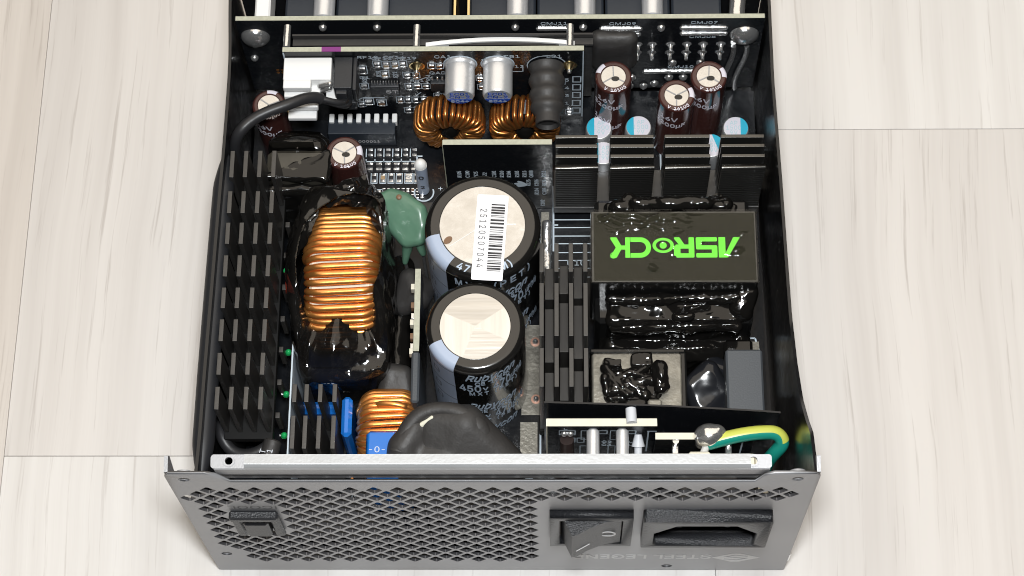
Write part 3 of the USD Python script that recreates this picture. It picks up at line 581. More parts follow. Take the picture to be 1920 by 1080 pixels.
# upright blue-grey capacitor with white bead on the board
o = part('small_capacitor', cyl((-22.3, 106.9, 10), (-22.3, 107.6, 25), 1.7, 24, bev=.3), 'stripe', label='small upright pale blue capacitor with a white bead on top')
part('white_bead', dome((-22.3, 107.5, 24.8), (0, .05, 1), 1.75, 2.2, 24), 'white', o)
part('lettering', [wrap(text('0', 1.9, True), -22.3, 107.3, 1.96, 270, 21), wrap(text('2', 1.7, True), -22.3, 107.3, 1.96, 272, 15)], 'ink_k', o)

# --- fan lead crossing to the left wall
def lead(pts, r, **k): return tube(spline(pts, 70), r, 14)
o = part('fan_lead', lead([(-47.8, 117.0, 46), (-51.5, 115.8, 48.5), (-56, 113.2, 50), (-64.3, 109.3, 50), (-68.4, 105.8, 49), (-70.2, 104.0, 45), (-70.6, 102.8, 36), (-70.2, 102.0, 24)], 1.55), 'rubber', label='black fan lead arching over the left side wall')
for dx, dz in ((0, 0), (0.7, -1.9)):
    part('lead_wire', lead([(-41.6 + dx, 119.2, 42.0 + dz), (-42.4 + dx, 117.2, 43.5 + dz), (-44.6, 116.6, 45.0 + dz * .6), (-48.4, 116.8, 46.6 + dz * .4)], 0.85), 'rubber', o)

# --- row transformer chip and surface chips on the main board
dp = part('row_chip', bx(-49.2, -30.2, 120.8, 125.6, 10.2, 17.6, .25), 'bluegrey', label='long slate chip with a row of white pins on the main board', smooth=0)
for i in range(8): part('white_pin', bx(-48.9 + i * 2.53, -47.4 + i * 2.53, 124.2, 126.9, 15.6, 18.4, .2), 'white', dp, smooth=0)
part('lettering', on_front(text('2N4000011', 1.2, depth=.03), -39.5, 120.78, 13.0), 'ink_d', dp)
E, SK = [], []
def bd(px_, py_): return (-39.5 + (px_ - 683) * (12.5 / 82.0), 121.8 - (py_ - 265) * (10.1 / 60.0))
for i in range(6):
    x = -37.6 + i * 2.5
    smd(board, x, 118.6, 1.2, 2.2, 'dark', top=10.0, frame=False); smd(board, x, 114.2, 1.6, 2.2, 'dark', top=10.0, frame=False)
    SK.append(on_top(ext(sbox(-.14, -1.3, .14, 1.3), .05), x - 1.25, 118.6, 10)); SK.append(on_top(ext(sbox(-.14, -.5, .14, .5), .05), x - 1.25, 116.2, 10))
SK.append(line2((-39, 115.9), (-22, 115.9), .3))
for i, (kd, w) in enumerate((('dark', 1.5), ('tan', 1.5), ('dark', 1.5), ('dark', 1.5), ('silver', 2.2), ('dark', 1.7))):
    x = (-36.4, -33.9, -31.6, -29.3, -26.6, -24.2)[i]
    smd(board, x, 110.6, w * .8, 2.6, kd, top=10.0, fw=.35)
smd(board, -35.2, 105.6, 1.6, 2.2, 'silver', top=10.0)
for i in range(26):
    smd(board, -33.5 + (i % 9) * 1.35, 106.8 - (i // 9) * 1.9, .8, 1.1, ('dark', 'dark', 'brown', 'silver')[i * 7 % 4], top=10.0, frame=False, t=.4)
SK.append(on_top(ext(Point(0, 0).buffer(2.9, quad_segs=12).difference(Point(0, 0).buffer(2.5, quad_segs=12)).intersection(sbox(-4, -4, 4, 1)), .05), -22.2, 106.2, 10))
SK += [on_top(text(s, 1.6, sx=1.2), x, y, 10.0, a) for s, x, y, a in (('C109', -24.2, 101.6, math.pi), ('1001', -24.5, 58, 0), ('+', -17.6, 107.5, 0), ('04', 12.0, 24.0, 0), ('CR1', -39.6, 17.8, math.pi), ('U10', 20.5, 84.5, 0), ('-', 5, 18, 0))]
for p, q in (((-26.2, 103), (-26.2, 30)), ((-24.4, 117.5), (-22.9, 117.5)), ((-24.4, 117.5), (-24.4, 114)), ((11.6, 66), (11.6, 40)), ((11.6, 40), (13, 40)), ((10.6, 26), (10.6, 38)), ((5.3, 17), (8.6, 17)), ((5.3, 22), (8.6, 22)), ((5.3, 17), (5.3, 22)), ((8.6, 17), (8.6, 22)),
              ((66.5, 62), (69, 62)), ((69, 62), (70.3, 57)), ((70.3, 57), (70.3, 45)), ((20, 120), (44, 120)), ((60, 119), (71, 119)), ((34, 123), (46, 123)), ((44.5, 123), (44.5, 108)), ((14.2, 108), (14.2, 88)), ((14.2, 96), (15.5, 96)), ((-38, 19.5), (-36.2, 21.2))):
    SK.append(line2(p, q, .45))
for y in (100.6, 97.6, 95.2, 92.6, 90.3, 87.6, 85.2, 82.8, 80.2):
    SK.append(line2((14.4, y), (28.5, y), .3))
SK.append(line2((24.6, 101), (24.6, 78), .25))
part('chip_terminals', E, 'tin', board, kind='stuff', smooth=0)
part('board_print', SK, 'silk', board, kind='stuff', smooth=0)
for (x, y) in ((9.4, 44.5), (9.2, 27.5), (9.2, 61.0)):
    part('solder_pad', lathe([(1.35, 0), (1.35, .1), (.7, .15), (.6, .6), (0, .8)], (x, y, 10), (0, 0, 1), 20), 'copper_pad', board)
    part('solder_joint', dome((x, y, 10.2), (0, 0, 1), .8, 1.2, 14), 'tin', board)
for q in ((5.5, 10.4, 40, 66), (5.2, 9.8, 24, 38), (10.8, 13.0, 78, 100), (66.2, 70.0, 46, 61), (-25.6, -22, 34, 56)): part('tinned_area', bx(*q, 10, 10.06), 'ferrite', board)
sl_ = part('solder_strip', lump([mbox(11.0, 13.6, 79.5, 97, 10, 11.8, c=.6)], .8, .3, .3, 5), 'tin', board)
# a brown disc and power chips behind the choke
part('power_chip', bx(-27, -17.5, 95.5, 101, 10.1, 15, .3), 'anod_g', label='grey brown power chip under the green disc', smooth=0)

# --- left rear: flat varnished chokes
o = part('flat_transformer', bx(-62.6, -46.9, 97.2, 105.8, 20, 38.4, 1.2), 'olive', label='flat olive brown transformer with varnished edges behind the left heatsink')
part('varnish', lump([mbox(-63.4, -46.6, 107.0, 115.8, 12, 33, c=3.0), hull([(-60, 108.5, 34, 3), (-50, 108, 34, 3)]), mbox(-63.2, -46, 93.2, 97.0, 12, 36.5, c=1.2), hull([(-62.5, 98, 37.6, 1.2), (-47, 97.5, 37.4, 1.3), (-46.6, 105, 37, 1.3)])], .9, 1.3, .14, 7), 'goo', o)
part('tape_flap', bx(-62.0, -50.0, 106.3, 106.8, 28, 41.5, .1), 'film', o)

# --- left heatsink of upright fins
def fins(name, label, xs, segs, th, z0, z1, base, m='anod', bm='base_black'):
    o = part(name, base, bm, label=label, smooth=0)
    for (ya, yb) in segs:
        for x in xs: part('fin', bx(x - th / 2, x + th / 2, ya, yb, z0, z1, .08), m, o, smooth=0)
    return o
segs = [(91.9, 99.6), (81.6, 87.9), (72.9, 78.9), (63.8, 69.7), (55.0, 60.7), (46.0, 52.0), (37.0, 42.9), (27.8, 33.8)]
o = fins('heatsink', 'long black finned heatsink along the left wall', (-69.9, -66.35, -62.65, -58.95), segs, 1.15, 32.2, 50, [bx(-70.6, -58.0, 26, 100.5, 29.5, 32.0, .2), bx(-70.4, -68.2, 26, 100, 10, 29.4)])
for y in (52.8, 41.0, 29.6):
    part('green_bead', dome((-56.2, y, 24), (.2, -.1, 1), .9, 1.6, 16), 'gem_green', o); part('bead_glint', cyl((-57.4, y, 24.3), (-55.0, y - .3, 24.1), .35, 8), 'tin', o)
for (ya, yb) in segs[1:]: part('rear_stub', bx(-57.8, -56.6, yb - 1.8, yb - 0.2, 22, 31, .1), 'anod_g', o, smooth=0)
part('heatsink_leg', bx(-55.4, -54.9, 20, 63, 10, 24), 'anod_g', o)
# left front: cable stub
part('ground_lead', lead([(-71.3, 31, 34), (-71.0, 26.5, 30), (-68, 23.4, 29), (-63.5, 22.8, 29.5), (-60.5, 24.0, 30), (-58.5, 26, 30)], 1.55), 'rubber', label='black lead curling into the left front corner')
o = part('sleeved_stub', cyl((-60.0, 17.5, 30), (-58.0, 26.0, 31), 2.3, 20, bev=.4), 'shrink', label='black sleeved stub with white marks in the left front corner')
part('lettering', [place(text(s, 1.5), (x, 21.8, 33.0), (.22, .97, 0), (-.97, .22, 0)) for s, x in (('LT', -60.4), ('21', -58.6))], 'ink', o)
part('brass_screw', dome((-64.8, 23.5, 20), (0, -.2, 1), 1.5, 1.4, 16), 'copper', label='small bright screw in the left front corner')

# --- small heatsink near the front
o = fins('heatsink', 'small black finned heatsink behind the front panel', (-51.9, -48.8, -45.3, -41.6), [(33.2, 38.1), (20.8, 29.6)], 1.15, 17, 40, [bx(-53, -40.5, 19.5, 39, 14.6, 17, .2)])
part('white_edge', bx(-53.9, -53.5, 18, 52, 10, 34), 'silk', o)
# --- centre heatsink
o = fins('heatsink', 'black finned heatsink between the capacitors and the big transformer', (11.2, 15.0, 18.7, 22.4), [(65.7, 73.7), (48.0, 62.6), (34.4, 44.8)], 1.15, 14, 48, [bx(10.4, 23.2, 34, 74.2, 11, 14, .2)])
for x, s2 in ((13.1, ((62.5, 71.3), (45.0, 59.8), (33.0, 42.2))), (16.9, ((64.0, 72.0), (47.8, 61.5), (34.6, 43.6))), (20.6, ((62.8, 71.6), (46.0, 60.8), (33.6, 42.6)))):
    for a, b in s2: part('lower_fin', bx(x - 1.15, x + 1.15, a, b, 14, 37, .1), 'anod_g', o, smooth=0)
# --- right heatsink: four slotted plates
o = part('heatsink', [bx(14.2, 70.8, 97.6, 109.2, 14.6, 18, .2)], 'anod', label='black heatsink of four slotted plates across the right rear', smooth=0)
for y in (107.4, 104.6, 101.6):
    for a, b in ((14.8, 26.1), (29.4, 41.0), (43.9, 55.9), (58.9, 70.4)): part('fin', bx(a, b, y - .5, y + .5, 18, 42, .12), 'fin_metal', o, smooth=0)
rb_ = [(-.5, 18)] 
for k in range(20): rb_ += [(-.5, 18.2 + k * 1.2), (-.78, 18.5 + k * 1.2), (-.78, 19.0 + k * 1.2), (-.5, 19.3 + k * 1.2)]
rb_ = [p for p in rb_ if p[1] < 41.6] + [(-.5, 41.9), (.55, 41.9), (.55, 18)]
for a, b in ((14.8, 26.1), (29.4, 41.0), (43.9, 55.9), (58.9, 70.4)):
    part('fin', place(ext(Polygon(rb_), b - a), (a, 98.6, 0), (0, 1, 0), (0, 0, 1)), 'fin_metal', o, smooth=0)

# --- upright sense board behind the big capacitor
o = part('sense_card', bx(-14.8, 14.0, 101.0, 102.6, 10.2, 50), 'mask', label='black upright card with rows of white printed codes')
part('board_edge', [bx(-14.7, 13.9, 101.05, 102.55, 50, 50.12), bx(-14.95, -14.75, 100.95, 102.5, 12, 50)], 'edge', o)
tx = []
for s, x in zip(('R105', 'C100', 'Y23', 'Z2', 'C101', 'R110', 'R104', 'R103', 'R115', 'Q408', 'R111'), (-11.2, -9.0, -6.7, -4.3, -1.8, .3, 2.2, 4.4, 6.4, 8.2, 11.6)):
    tx.append(place(text(s, 1.15), (x, 100.98, 32.5), (0, 0, 1), (-1, 0, 0)))
for s, x, z in (('R125', 7.4, 27), ('C106', 9.6, 27), ('R124', 11.7, 27), ('R114', 9.6, 21.6), ('C107', 11.7, 21.6), ('C102', 11.2, 14)): tx.append(place(text(s, 1.15), (x, 100.98, z), (0, 0, 1), (-1, 0, 0)))
tx.append(on_front(ext(unary_union([affinity.rotate(affinity.scale(Point(0, 0).buffer(1, quad_segs=6), 1.9, .7), a, origin=(1.5, 0)) for a in (-50, -20, 15)]), .04), 5.2, 100.98, 25.5))
part('board_print', tx, 'silk', o, kind='stuff', smooth=0)

# --- the two big capacitors
c1 = can(-3.9, 75.6, 10, 55, 14.9, 'sleeve_black', 'largest black capacitor with the barcode sticker on its silver top', topr=.745, stripe=(192, 232), smat='stripe', dish=.15)
c2 = can(-5.4, 48.1, 10, 54.6, 12.5, 'sleeve_black', 'second large black capacitor with a bare silver top', topr=.72, stripe=(203, 245), smat='stripe', dish=.15)
# faceted tops: score lines of the vent, and three flat sectors on the front one
for k, a in enumerate((0.05, 3.75, 4.75)):
    part('vent_groove', place(ext(sbox(0.2, -.09, 10.2 if k else 8.5, .09), .05), (-3.9, 75.6, 54.98), (math.cos(a), math.sin(a), 0), (-math.sin(a), math.cos(a), 0)), 'alu_cap', c1)
part('vent_dot', place(ext(affinity.scale(Point(0, 0).buffer(1, quad_segs=8), 1.3, .85), .08), (-12.6, 71.5, 55.0), (.7, .7, 0), (-.7, .7, 0)), 'chip_brown', c1)
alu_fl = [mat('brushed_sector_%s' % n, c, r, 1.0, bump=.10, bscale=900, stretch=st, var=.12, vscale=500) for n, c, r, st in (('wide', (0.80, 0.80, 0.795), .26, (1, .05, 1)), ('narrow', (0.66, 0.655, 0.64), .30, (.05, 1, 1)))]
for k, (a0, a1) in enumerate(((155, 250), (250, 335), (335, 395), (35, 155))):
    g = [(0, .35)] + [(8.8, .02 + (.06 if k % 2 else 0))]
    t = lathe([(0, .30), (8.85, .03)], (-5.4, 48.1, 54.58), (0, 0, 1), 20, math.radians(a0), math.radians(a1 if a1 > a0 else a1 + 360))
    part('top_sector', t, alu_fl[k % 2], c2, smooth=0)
st = part('barcode_sticker', on_top(ext(sbox(-4.0, -11.9, 4.0, 11.9).buffer(-.5).buffer(.5), .12), -1.9, 72.2, 55.06, math.radians(-3.5)), 'paper', c1, label='white barcode sticker')
bars = []; yb = -9.3
while yb < 9.3:
    w = float(rng.choice([.18, .18, .36, .54])); bars.append(sbox(-.2, yb, 3.3, yb + w)); yb += w + float(rng.choice([.2, .2, .38, .55]))
part('barcode', on_top(ext(unary_union(bars), .03), -1.9, 72.2, 55.19, math.radians(-3.5)), 'ink_k', c1, smooth=0)
t = place(text('2 5 1 2 0 5 0 7 0 4 4', 1.75, depth=.03, sx=.70), (0, 0, 0), (0, -1, 0), (1, 0, 0)); t.vertices[:, 1] *= 1.0
part('lettering', on_top(trimesh.Trimesh(t.vertices + [-2.1, -.3, 0], t.faces, process=False), -1.9, 72.2, 55.19, math.radians(-3.5)), 'ink_k', c1, smooth=0)
R1, R2 = 14.93, 12.53
L = []
def ring_text(s, h, cx, cy, R, z, a0, da, bold=True):
    out_ = []
    for i, c in enumerate(s):
        if c != ' ': a = math.radians(a0 + i * da); out_.append(on_top(text(c, h, bold, depth=.05), cx + R * math.cos(a), cy + R * math.sin(a), z, a + math.pi / 2))
    return out_
L += [wrap(fit(c, 3.6, w), -3.9, 75.6, R1, a, 50.0) for c, a, w in zip('MXK(PET)', (246, 257, 267.5, 283, 291, 302, 312, 322), (2.0, 1.9, 1.9, .8, 1.8, 1.7, 1.8, .8))]
L += ring_text('470µF(M)', 1.9, -3.9, 75.6, 12.6, 55.05, 244, 8.6)
def block(cx, cy, R, z, a, k):
    return [wrap(fit('Rubycon', 4.0, 13.4 * k, True, .25), cx, cy, R, a + 29, z), wrap(fit('CE', 2.2, 2.6 * k), cx, cy, R, a + 13, z - 3.9), wrap(fit('450', 4.2, 5.6 * k), cx, cy, R, a + 1, z - 7.4), wrap(fit('v', 2.4, 1.4 * k), cx, cy, R, a + 19, z - 7.6),
            wrap(fit('M X T', 2.2, 5.0 * k), cx, cy, R, a + 11, z - 11.2), wrap(fit('105°C', 2.2, 5.4 * k), cx, cy, R, a + 38, z - 3.6), wrap(fit('470', 4.6, 5.2 * k), cx, cy, R, a + 40, z - 7.3), wrap(fit('µF(M)', 3.0, 4.2 * k), cx, cy, R, a + 63, z - 7.0), wrap(fit('( P E T )', 2.2, 7.0 * k), cx, cy, R, a + 46, z - 11.0)]
for z in (43.5, 22.5): L += block(-3.9, 75.6, R1, z, 262, 1.1)
part('lettering', L, 'ink_b', c1, smooth=0)
L = []
for z in (50.4, 29.4): L += block(-5.4, 48.1, R2, z, 262, 1.0)
L += [wrap(fit('Rubycon', 4.0, 13.4, True, .25), -5.4, 48.1, R2, 291, 12)]
part('lettering', L, 'ink_b', c2, smooth=0)
for o, cx, cy, R, a in ((c1, -3.9, 75.6, 14.97, 212), (c2, -5.4, 48.1, 12.58, 222)):
    part('stripe_marks', [wrap(ext(frame2(2.0, 2.8, .18), .04), cx, cy, R, a - 4, z) for z in (46, 36, 27)] + [wrap(ext(sbox(-5, -.09, 5, .09), .04), cx, cy, R, a, z, .18) for z in (51, 41, 31)], 'ink_k', o)

# --- power factor choke in torn film
cc = (-40.8, 71.6, 27.6)
co, wi = toroid(cc, False, 18.2, 9.5, 8.2, 0.98, 30, math.radians(5), math.radians(180), rnd=3.2, jit=0.10, seed=8, gaps=((14, .18), (16, .25), (17, .2), (19, .42), (20, .32), (22, .3)))
ck = part('choke_core', co, 'core', label='large copper wound choke standing in torn black film')
part('winding', wi, 'copper', ck, smooth=True)
part('base', bx(-52, -30, 44.5, 92, 10.1, 15, .6), 'blueplastic', ck)
part('base', bx(-50.5, -34.5, 43.2, 48.6, 15.2, 25, .8), 'blueplastic', ck)
NU, NV = 160, 26
open_px = [(-49.6, 52.6), (-51.6, 58.5), (-52.4, 70.2), (-50.2, 79.5), (-44.6, 84.8), (-38.4, 86.6), (-32.6, 86.0), (-30.6, 82.5), (-30.2, 74.0), (-31.0, 62.6), (-32.4, 57.6), (-33.0, 52.3), (-35.2, 50.2), (-38.6, 52.4), (-41.8, 53.2), (-45.6, 51.6)]
out_px = [(-52.0, 45.5), (-54.8, 57.0), (-56.0, 70.5), (-55.0, 81.5), (-51.2, 93.5), (-47.0, 92.6), (-41.0, 92.0), (-35.5, 96.0), (-31.5, 91.5), (-28.6, 77.0), (-27.6, 62.0), (-28.0, 47.5), (-31.0, 42.5), (-38.0, 41.4), (-43.5, 41.2), (-48.6, 42.2)]
def loopc(p, n):
    from scipy.interpolate import CubicSpline
    p = np.array(p); p = np.vstack([p, p[:1]]); s = np.arange(len(p)); return CubicSpline(s, p, bc_type='periodic')(np.linspace(0, len(p) - 1, n, endpoint=False))
A, B = loopc(open_px, NU), loopc(out_px, NU)
A[:, 1] += 4.6 * np.clip((74 - A[:, 1]) / 16, 0, 1)
cen = np.array([-41.5, 68.5])
zr = 46.5 + 3.2 * np.clip((A[:, 1] - 72) / 14, -1.2, 1) ** 3 - 4.5 * np.clip((64 - A[:, 1]) / 8, 0, 1) + 1.2 * np.sin(np.linspace(0, 2 * np.pi * 7, NU)) * .5
zr = np.where(A[:, 1] > 80, zr + 1.0, zr)
vv = np.linspace(0, 1, NV)
P = np.zeros((NV, NU, 3))
for i, t in enumerate(vv):
    if t < .5:
        s = t / .5; xy = A + (B - A) * (math.sin(s * math.pi / 2)); z = zr + (33 - zr) * (1 - math.cos(s * math.pi / 2))
    else:
        s = (t - .5) / .5; xy = B + (B - cen) * 0.04 * s; z = np.full(NU, 33.0) + (11 - 33) * s
    P[i, :, :2] = xy; P[i, :, 2] = z
P = P.reshape(-1, 3)
nz = np.stack([meshkit.fbm(P * .16 + 9 * k, 4, k) - .5 for k in range(3)], 1); ridge = np.abs(meshkit.fbm(P * .22 + 77, 3, 9) - .5)
wgt = np.repeat(np.clip(vv * 3.5, .35, 1), NU)[:, None]
P = P + nz * 3.4 * wgt; P[:, 2] -= (ridge * 5.0) * wgt[:, 0]
F = []
for i in range(NV - 1):
    for j in range(NU):
        j2 = (j + 1) % NU; F += [(i * NU + j, (i + 1) * NU + j, (i + 1) * NU + j2), (i * NU + j, (i + 1) * NU + j2, i * NU + j2)]
ft = trimesh.Trimesh(P, F, process=False)
part('torn_film', ft, 'film', ck, label='torn shiny black film wrapped round the choke', smooth=True)
def crumple(p00, p10, p01, p11, bulge, seed, n=34, amp=2.2):
    u, v = np.meshgrid(np.linspace(0, 1, n), np.linspace(0, 1, n)); u, v = u[..., None], v[..., None]
    p00, p10, p01, p11, bulge = (np.array(q, float) for q in (p00, p10, p01, p11, bulge))
    Q = p00 * (1 - u) * (1 - v) + p10 * u * (1 - v) + p01 * (1 - u) * v + p11 * u * v + bulge * 16 * u * (1 - u) * v * (1 - v)
    Q = Q.reshape(-1, 3); nn = np.stack([np.abs(meshkit.fbm(Q * .2 + 31 * k + seed, 3, seed + k) - .5) * 2 - .4 for k in range(3)], 1)
    Q = Q + nn * amp; F = []
    for i in range(n - 1):
        for j in range(n - 1): a = i * n + j; F += [(a, a + 1, a + n + 1), (a, a + n + 1, a + n)]
    return trimesh.Trimesh(Q, F, process=False)
for k, a in enumerate((((-54.5, 72, 40), (-49.5, 74, 47), (-52.5, 88, 42), (-44.5, 87.5, 49), (-1.5, 1, 2)), ((-46, 86, 46), (-34, 85.5, 47), (-44, 92, 44), (-35, 96, 45), (0, 1, 4)), ((-34, 84, 47.5), (-29.5, 76, 46), (-34, 94, 44), (-28.5, 84, 40), (2, 2, 3)))):
    part('film_flap', crumple(*a, 5 + k), 'film', ck, smooth=True)
part('film_edge', tube(P[:NU], .16, 6, closed=True), 'clear', ck)
part('film_scrap', trimesh.convex.convex_hull(np.array([(-56.6, 71, 36), (-55.2, 64.8, 37), (-53.4, 64.4, 36.6), (-55.6, 69.5, 38), (-56.4, 66, 33)])), 'red', ck, label='small red scrap of film')
part('green_bead', dome((-56.6, 72.6, 33), (0, 0, 1), .8, .8), 'gem_green', ck)
# varnish between choke and neighbours
part('varnish_pool', lump([hull([(-27.5, 72, 20, 3.2), (-27, 50, 22, 3.4)]), hull([(-28, 50, 22, 3.4), (-30, 39, 18, 4)]), hull([(-30, 39, 18, 4), (-48, 40, 15, 2.5)]), hull([(-27.5, 80, 16, 4.0), (-27.5, 72, 20, 3.2)])], .9, .9, .2, 12), 'goo', label='black varnish pooled along the choke')

# --- green ceramic disc and black discs
g = lump([hull([(-32.0, 90.6, 37.6, 2.2), (-29.0, 91.6, 38.4, 2.2), (-25.4, 90.2, 39, 2.2), (-21.4, 87.2, 38.6, 2.2), (-20.6, 83.6, 37.4, 2.2), (-21.4, 80.6, 36, 2.1), (-24.6, 80.4, 35, 2.1), (-29.6, 86.0, 36, 2.2)]), hull([(-24.4, 80.2, 34, 1.7), (-25.4, 76.8, 29, .8)]), hull([(-21.6, 80.5, 34.5, 1.5), (-20.6, 78.6, 31, 1.0)])], .6, .4, .16, 4, it=50)
o = part('ceramic_disc', g, 'green', label='green ceramic disc leaning between the choke and the big capacitor')
part('pinhole', dome((-26.6, 90.2, 41.1), (0, -.1, 1), .75, .35, 12), 'chip_brown', o)
part('disc_leg', [tube(spline([(-25.4, 76.8, 29), (-25.2, 76.6, 20), (-25, 76.4, 10)], 12), .5, 8), tube(spline([(-20.6, 78.6, 31), (-20.4, 77.8, 20), (-20.2, 77, 10)], 12), .5, 8)], 'tin', o)
part('varistor', lump([hull([(-24.2, 72.5, 27, 3), (-22.0, 67, 27, 3.4), (-25.6, 66, 25, 3.0), (-20.4, 71, 24, 3)])], .8, .2, .2, 2), 'shrink', label='round black part behind the narrow upright card')
part('varistor', lump([hull([(-28.4, 45.5, 28, 2.6), (-25.2, 45.0, 28, 2.6), (-24.3, 40, 26, 2.8), (-29.4, 40, 26, 2.8), (-27, 37.5, 22, 3)])], .8, .2, .2, 3), 'shrink', label='round black disc beside the front end of the narrow upright card')
# --- narrow upright card left of the capacitors
o = part('narrow_card', bx(-21.9, -20.3, 47.0, 70.0, 10.2, 40), 'mask', label='narrow upright card with a cream top edge left of the capacitors')
part('board_edge', bx(-21.85, -20.35, 47.0, 69.95, 40, 40.12), 'edge', o)
part('grey_sleeve', bx(-22.2, -20.1, 33, 46.9, 12, 40.3, .5), 'greybox', o)
for i, y in enumerate((65.6, 61.0, 58.6, 55.6, 52.4, 50.2, 47.6)):
    part('surface_chip', bx(-23.0, -21.9, y - .8, y + .8, 36.0 - (i % 3) * 1.5, 38.6 - (i % 3) * 1.5, .1), ('cream', 'chip_brown', 'tin')[i % 3], o, smooth=0)

# --- front: blue capacitor, common mode coil, heat-shrunk bundle
part('film_capacitor', bx(-40.3, -37.6, 26, 36.8, 10.2, 34.5, .9), 'bluebox', label='tall blue box capacitor behind the small heatsink')
part('film_capacitor', bx(-54.0, -42, 36.6, 40, 10.2, 22, 1.2), 'bluebox', label='blue box capacitor seen between the small heatsink fins')
co, wi = toroid((-28.4, 28.6, 26.3), False, 10.6, 4.4, 6.2, .88, 19, math.radians(12), math.radians(185), rnd=3.0, jit=.15, seed=5)
o = part('filter_coil', co, 'core_b', label='copper wound filter coil at the front beside the black sleeve'); part('winding', wi, 'copper', o, smooth=True)
part('winding', tube(spline([(-33.8, 31, 16), (-35.4, 33, 26), (-33.6, 33.6, 34), (-29, 33.6, 37.4), (-23.5, 32.8, 37)], 40), .9, 9), 'copper', o, smooth=True)
o = part('blue_coil_box', bx(-33.2, -22.5, 12.5, 25.6, 12, 40.5, 1.0), 'bluebox', label='bright blue box at the front under the copper coil', smooth=0)
part('lettering', [on_top(text(s, 1.5, sx=1.2), -28.6, y, 40.52) for s, y in (('-0-26', 20.4), ('X2', 17.8))], 'ink', o)
part('copper_ring', tube([(-36.6 + 1.6 * math.cos(a), 18.8 + 1.7 * math.sin(a), 22 + .2 * a) for a in np.linspace(.4, 5.2, 20)], .45, 8), 'copper', label='small loop of bare copper wire')
body = [hull([(-16.5, 27.0, 43.6, 3.6), (-8, 25.6, 43.6, 5.4), (2.8, 17.5, 37.5, 4.4), (-2, 9, 30, 6), (-15, 10, 34, 5)]), hull([(-23.6, 20.4, 41.8, 4.0), (-20.5, 25.0, 43.4, 3.0), (-20, 13, 35, 5), (-25.4, 14, 36, 3.4)]),
        hull([(-20.5, 19.5, 39.5, 4), (-12, 18, 40, 5)]), hull([(-2, 17, 38, 4), (7, 11, 29, 3.6), (4, 8, 24, 3)]), hull([(-18.6, 23.5, 41, 3), (-15, 24, 41, 3)])]
o = part('shrink_bundle', lump(body, .8, .35, .09, 6, it=34), 'shrink', label='black heat shrink bundle bulging at the front beside the second capacitor')
part('sleeve_fold', tube(spline([(-24.4, 19.0, 42.4), (-22.4, 24.4, 44.0), (-19.0, 27.9, 45.4), (-14.4, 28.9, 46.3), (-9.4, 27.9, 46.6), (-5.0, 25.0, 45.4), (-1.0, 20.0, 42.0)], 50), np.interp(np.linspace(0, 1, 50), [0, .15, .5, .8, 1], [3.0, 2.3, 2.0, 2.6, 1.6]), 18), 'shrink', o)
part('pale_wedge', hull([(-18.8, 25.2, 45.6, .7), (-16.2, 26.6, 47.0, .5), (-19.3, 23.9, 44.6, .4)]), 'core', o)

# --- main transformer
tb = part('main_transformer', [bx(25.0, 65.8, 55, 90, 10.1, 40, 1.2)], 'tape', label='large transformer block under a dark label with green lettering')
part('transformer_core', bx(23.9, 66.4, 61.9, 81.9, 24, 49.6, .5), 'tape', tb)
part('label_border', place(ext(sbox(24.1, 62.1, 66.2, 81.7).difference(sbox(24.9, 62.9, 65.6, 81.0)), .1), (0, 0, 49.62), (1, 0, 0), (0, 1, 0)), 'tape_edge', tb, smooth=0)
part('top_label', bx(24.6, 65.9, 62.4, 81.3, 49.6, 49.75), 'label', tb, label='dark olive label', smooth=0)
# clear wrinkled tape over the label
nx, ny = 180, 90
gx, gy = np.meshgrid(np.linspace(23.7, 66.6, nx), np.linspace(61.7, 82.1, ny)); gp = np.stack([gx, gy, 0 * gx], -1)
wz = 50.15 + (meshkit.fbm(gp * [.10, .16, 1] + 3, 4, 5) - .5) * .9 + .9 * np.abs(meshkit.fbm(gp * [.12, .35, 1] + 8, 3, 6) - .5) * np.clip((gy - 77) / 3, 0, 1)
F = [];
for i in range(ny - 1):
    for j in range(nx - 1): a = i * nx + j; F += [(a, a + 1, a + nx + 1), (a, a + nx + 1, a + nx)]
g9 = np.random.default_rng(4)
for _ in range(16):
    bxx, byy, rr_ = g9.uniform(26, 64), g9.uniform(63.5, 76), g9.uniform(.5, 1.0); wz += g9.uniform(.25, .5) * np.exp(-(((gx - bxx) / (rr_ * 1.8)) ** 2 + ((gy - byy) / rr_) ** 2))
for yc, am, ph in ((80.4, .6, 0), (78.8, .6, 1.7), (77.0, .4, 3.1)):
    wz += am * np.exp(-((gy - yc - .7 * np.sin(gx * .45 + ph) - .3 * np.sin(gx * 1.1 + ph)) / .75) ** 2) * np.clip((58 - gx) / 16, 0, 1) * np.clip((gx - 24.5) / 3, 0, 1)
part('clear_tape', trimesh.Trimesh(np.stack([gx, gy, wz], -1).reshape(-1, 3), F, process=False), 'clear', tb, smooth=True)
def L2(s): 
    m = meshkit.text_mesh(s, 1.0, .06, True); v = m.vertices.copy(); v[:, 0] -= v[:, 0].min(); v[:, 0] /= v[:, 0].max(); v[:, 1] = (v[:, 1] - v[:, 1].min()) / (v[:, 1].max() - v[:, 1].min()); return trimesh.Trimesh(v, m.faces, process=False)
logo = []
def put(m, x, w, y=0, h=1.0):
    v = m.vertices.copy(); v[:, 0] = x + v[:, 0] * w; v[:, 1] = y + v[:, 1] * h; logo.append(trimesh.Trimesh(v, m.faces, process=False))
put(ext(Polygon([(0, 0), (.30, 0), (.66, .80), (.66, 0), (.96, 0), (.96, 1), (.56, 1)]), .06), 0, 1.02)
srect = unary_union([sbox(.0, .78, 1, 1), sbox(0, .40, .26, 1), sbox(0, .40, 1, .60), sbox(.74, 0, 1, .6), sbox(0, 0, 1, .21)]).buffer(-.06).buffer(.06, quad_segs=3)
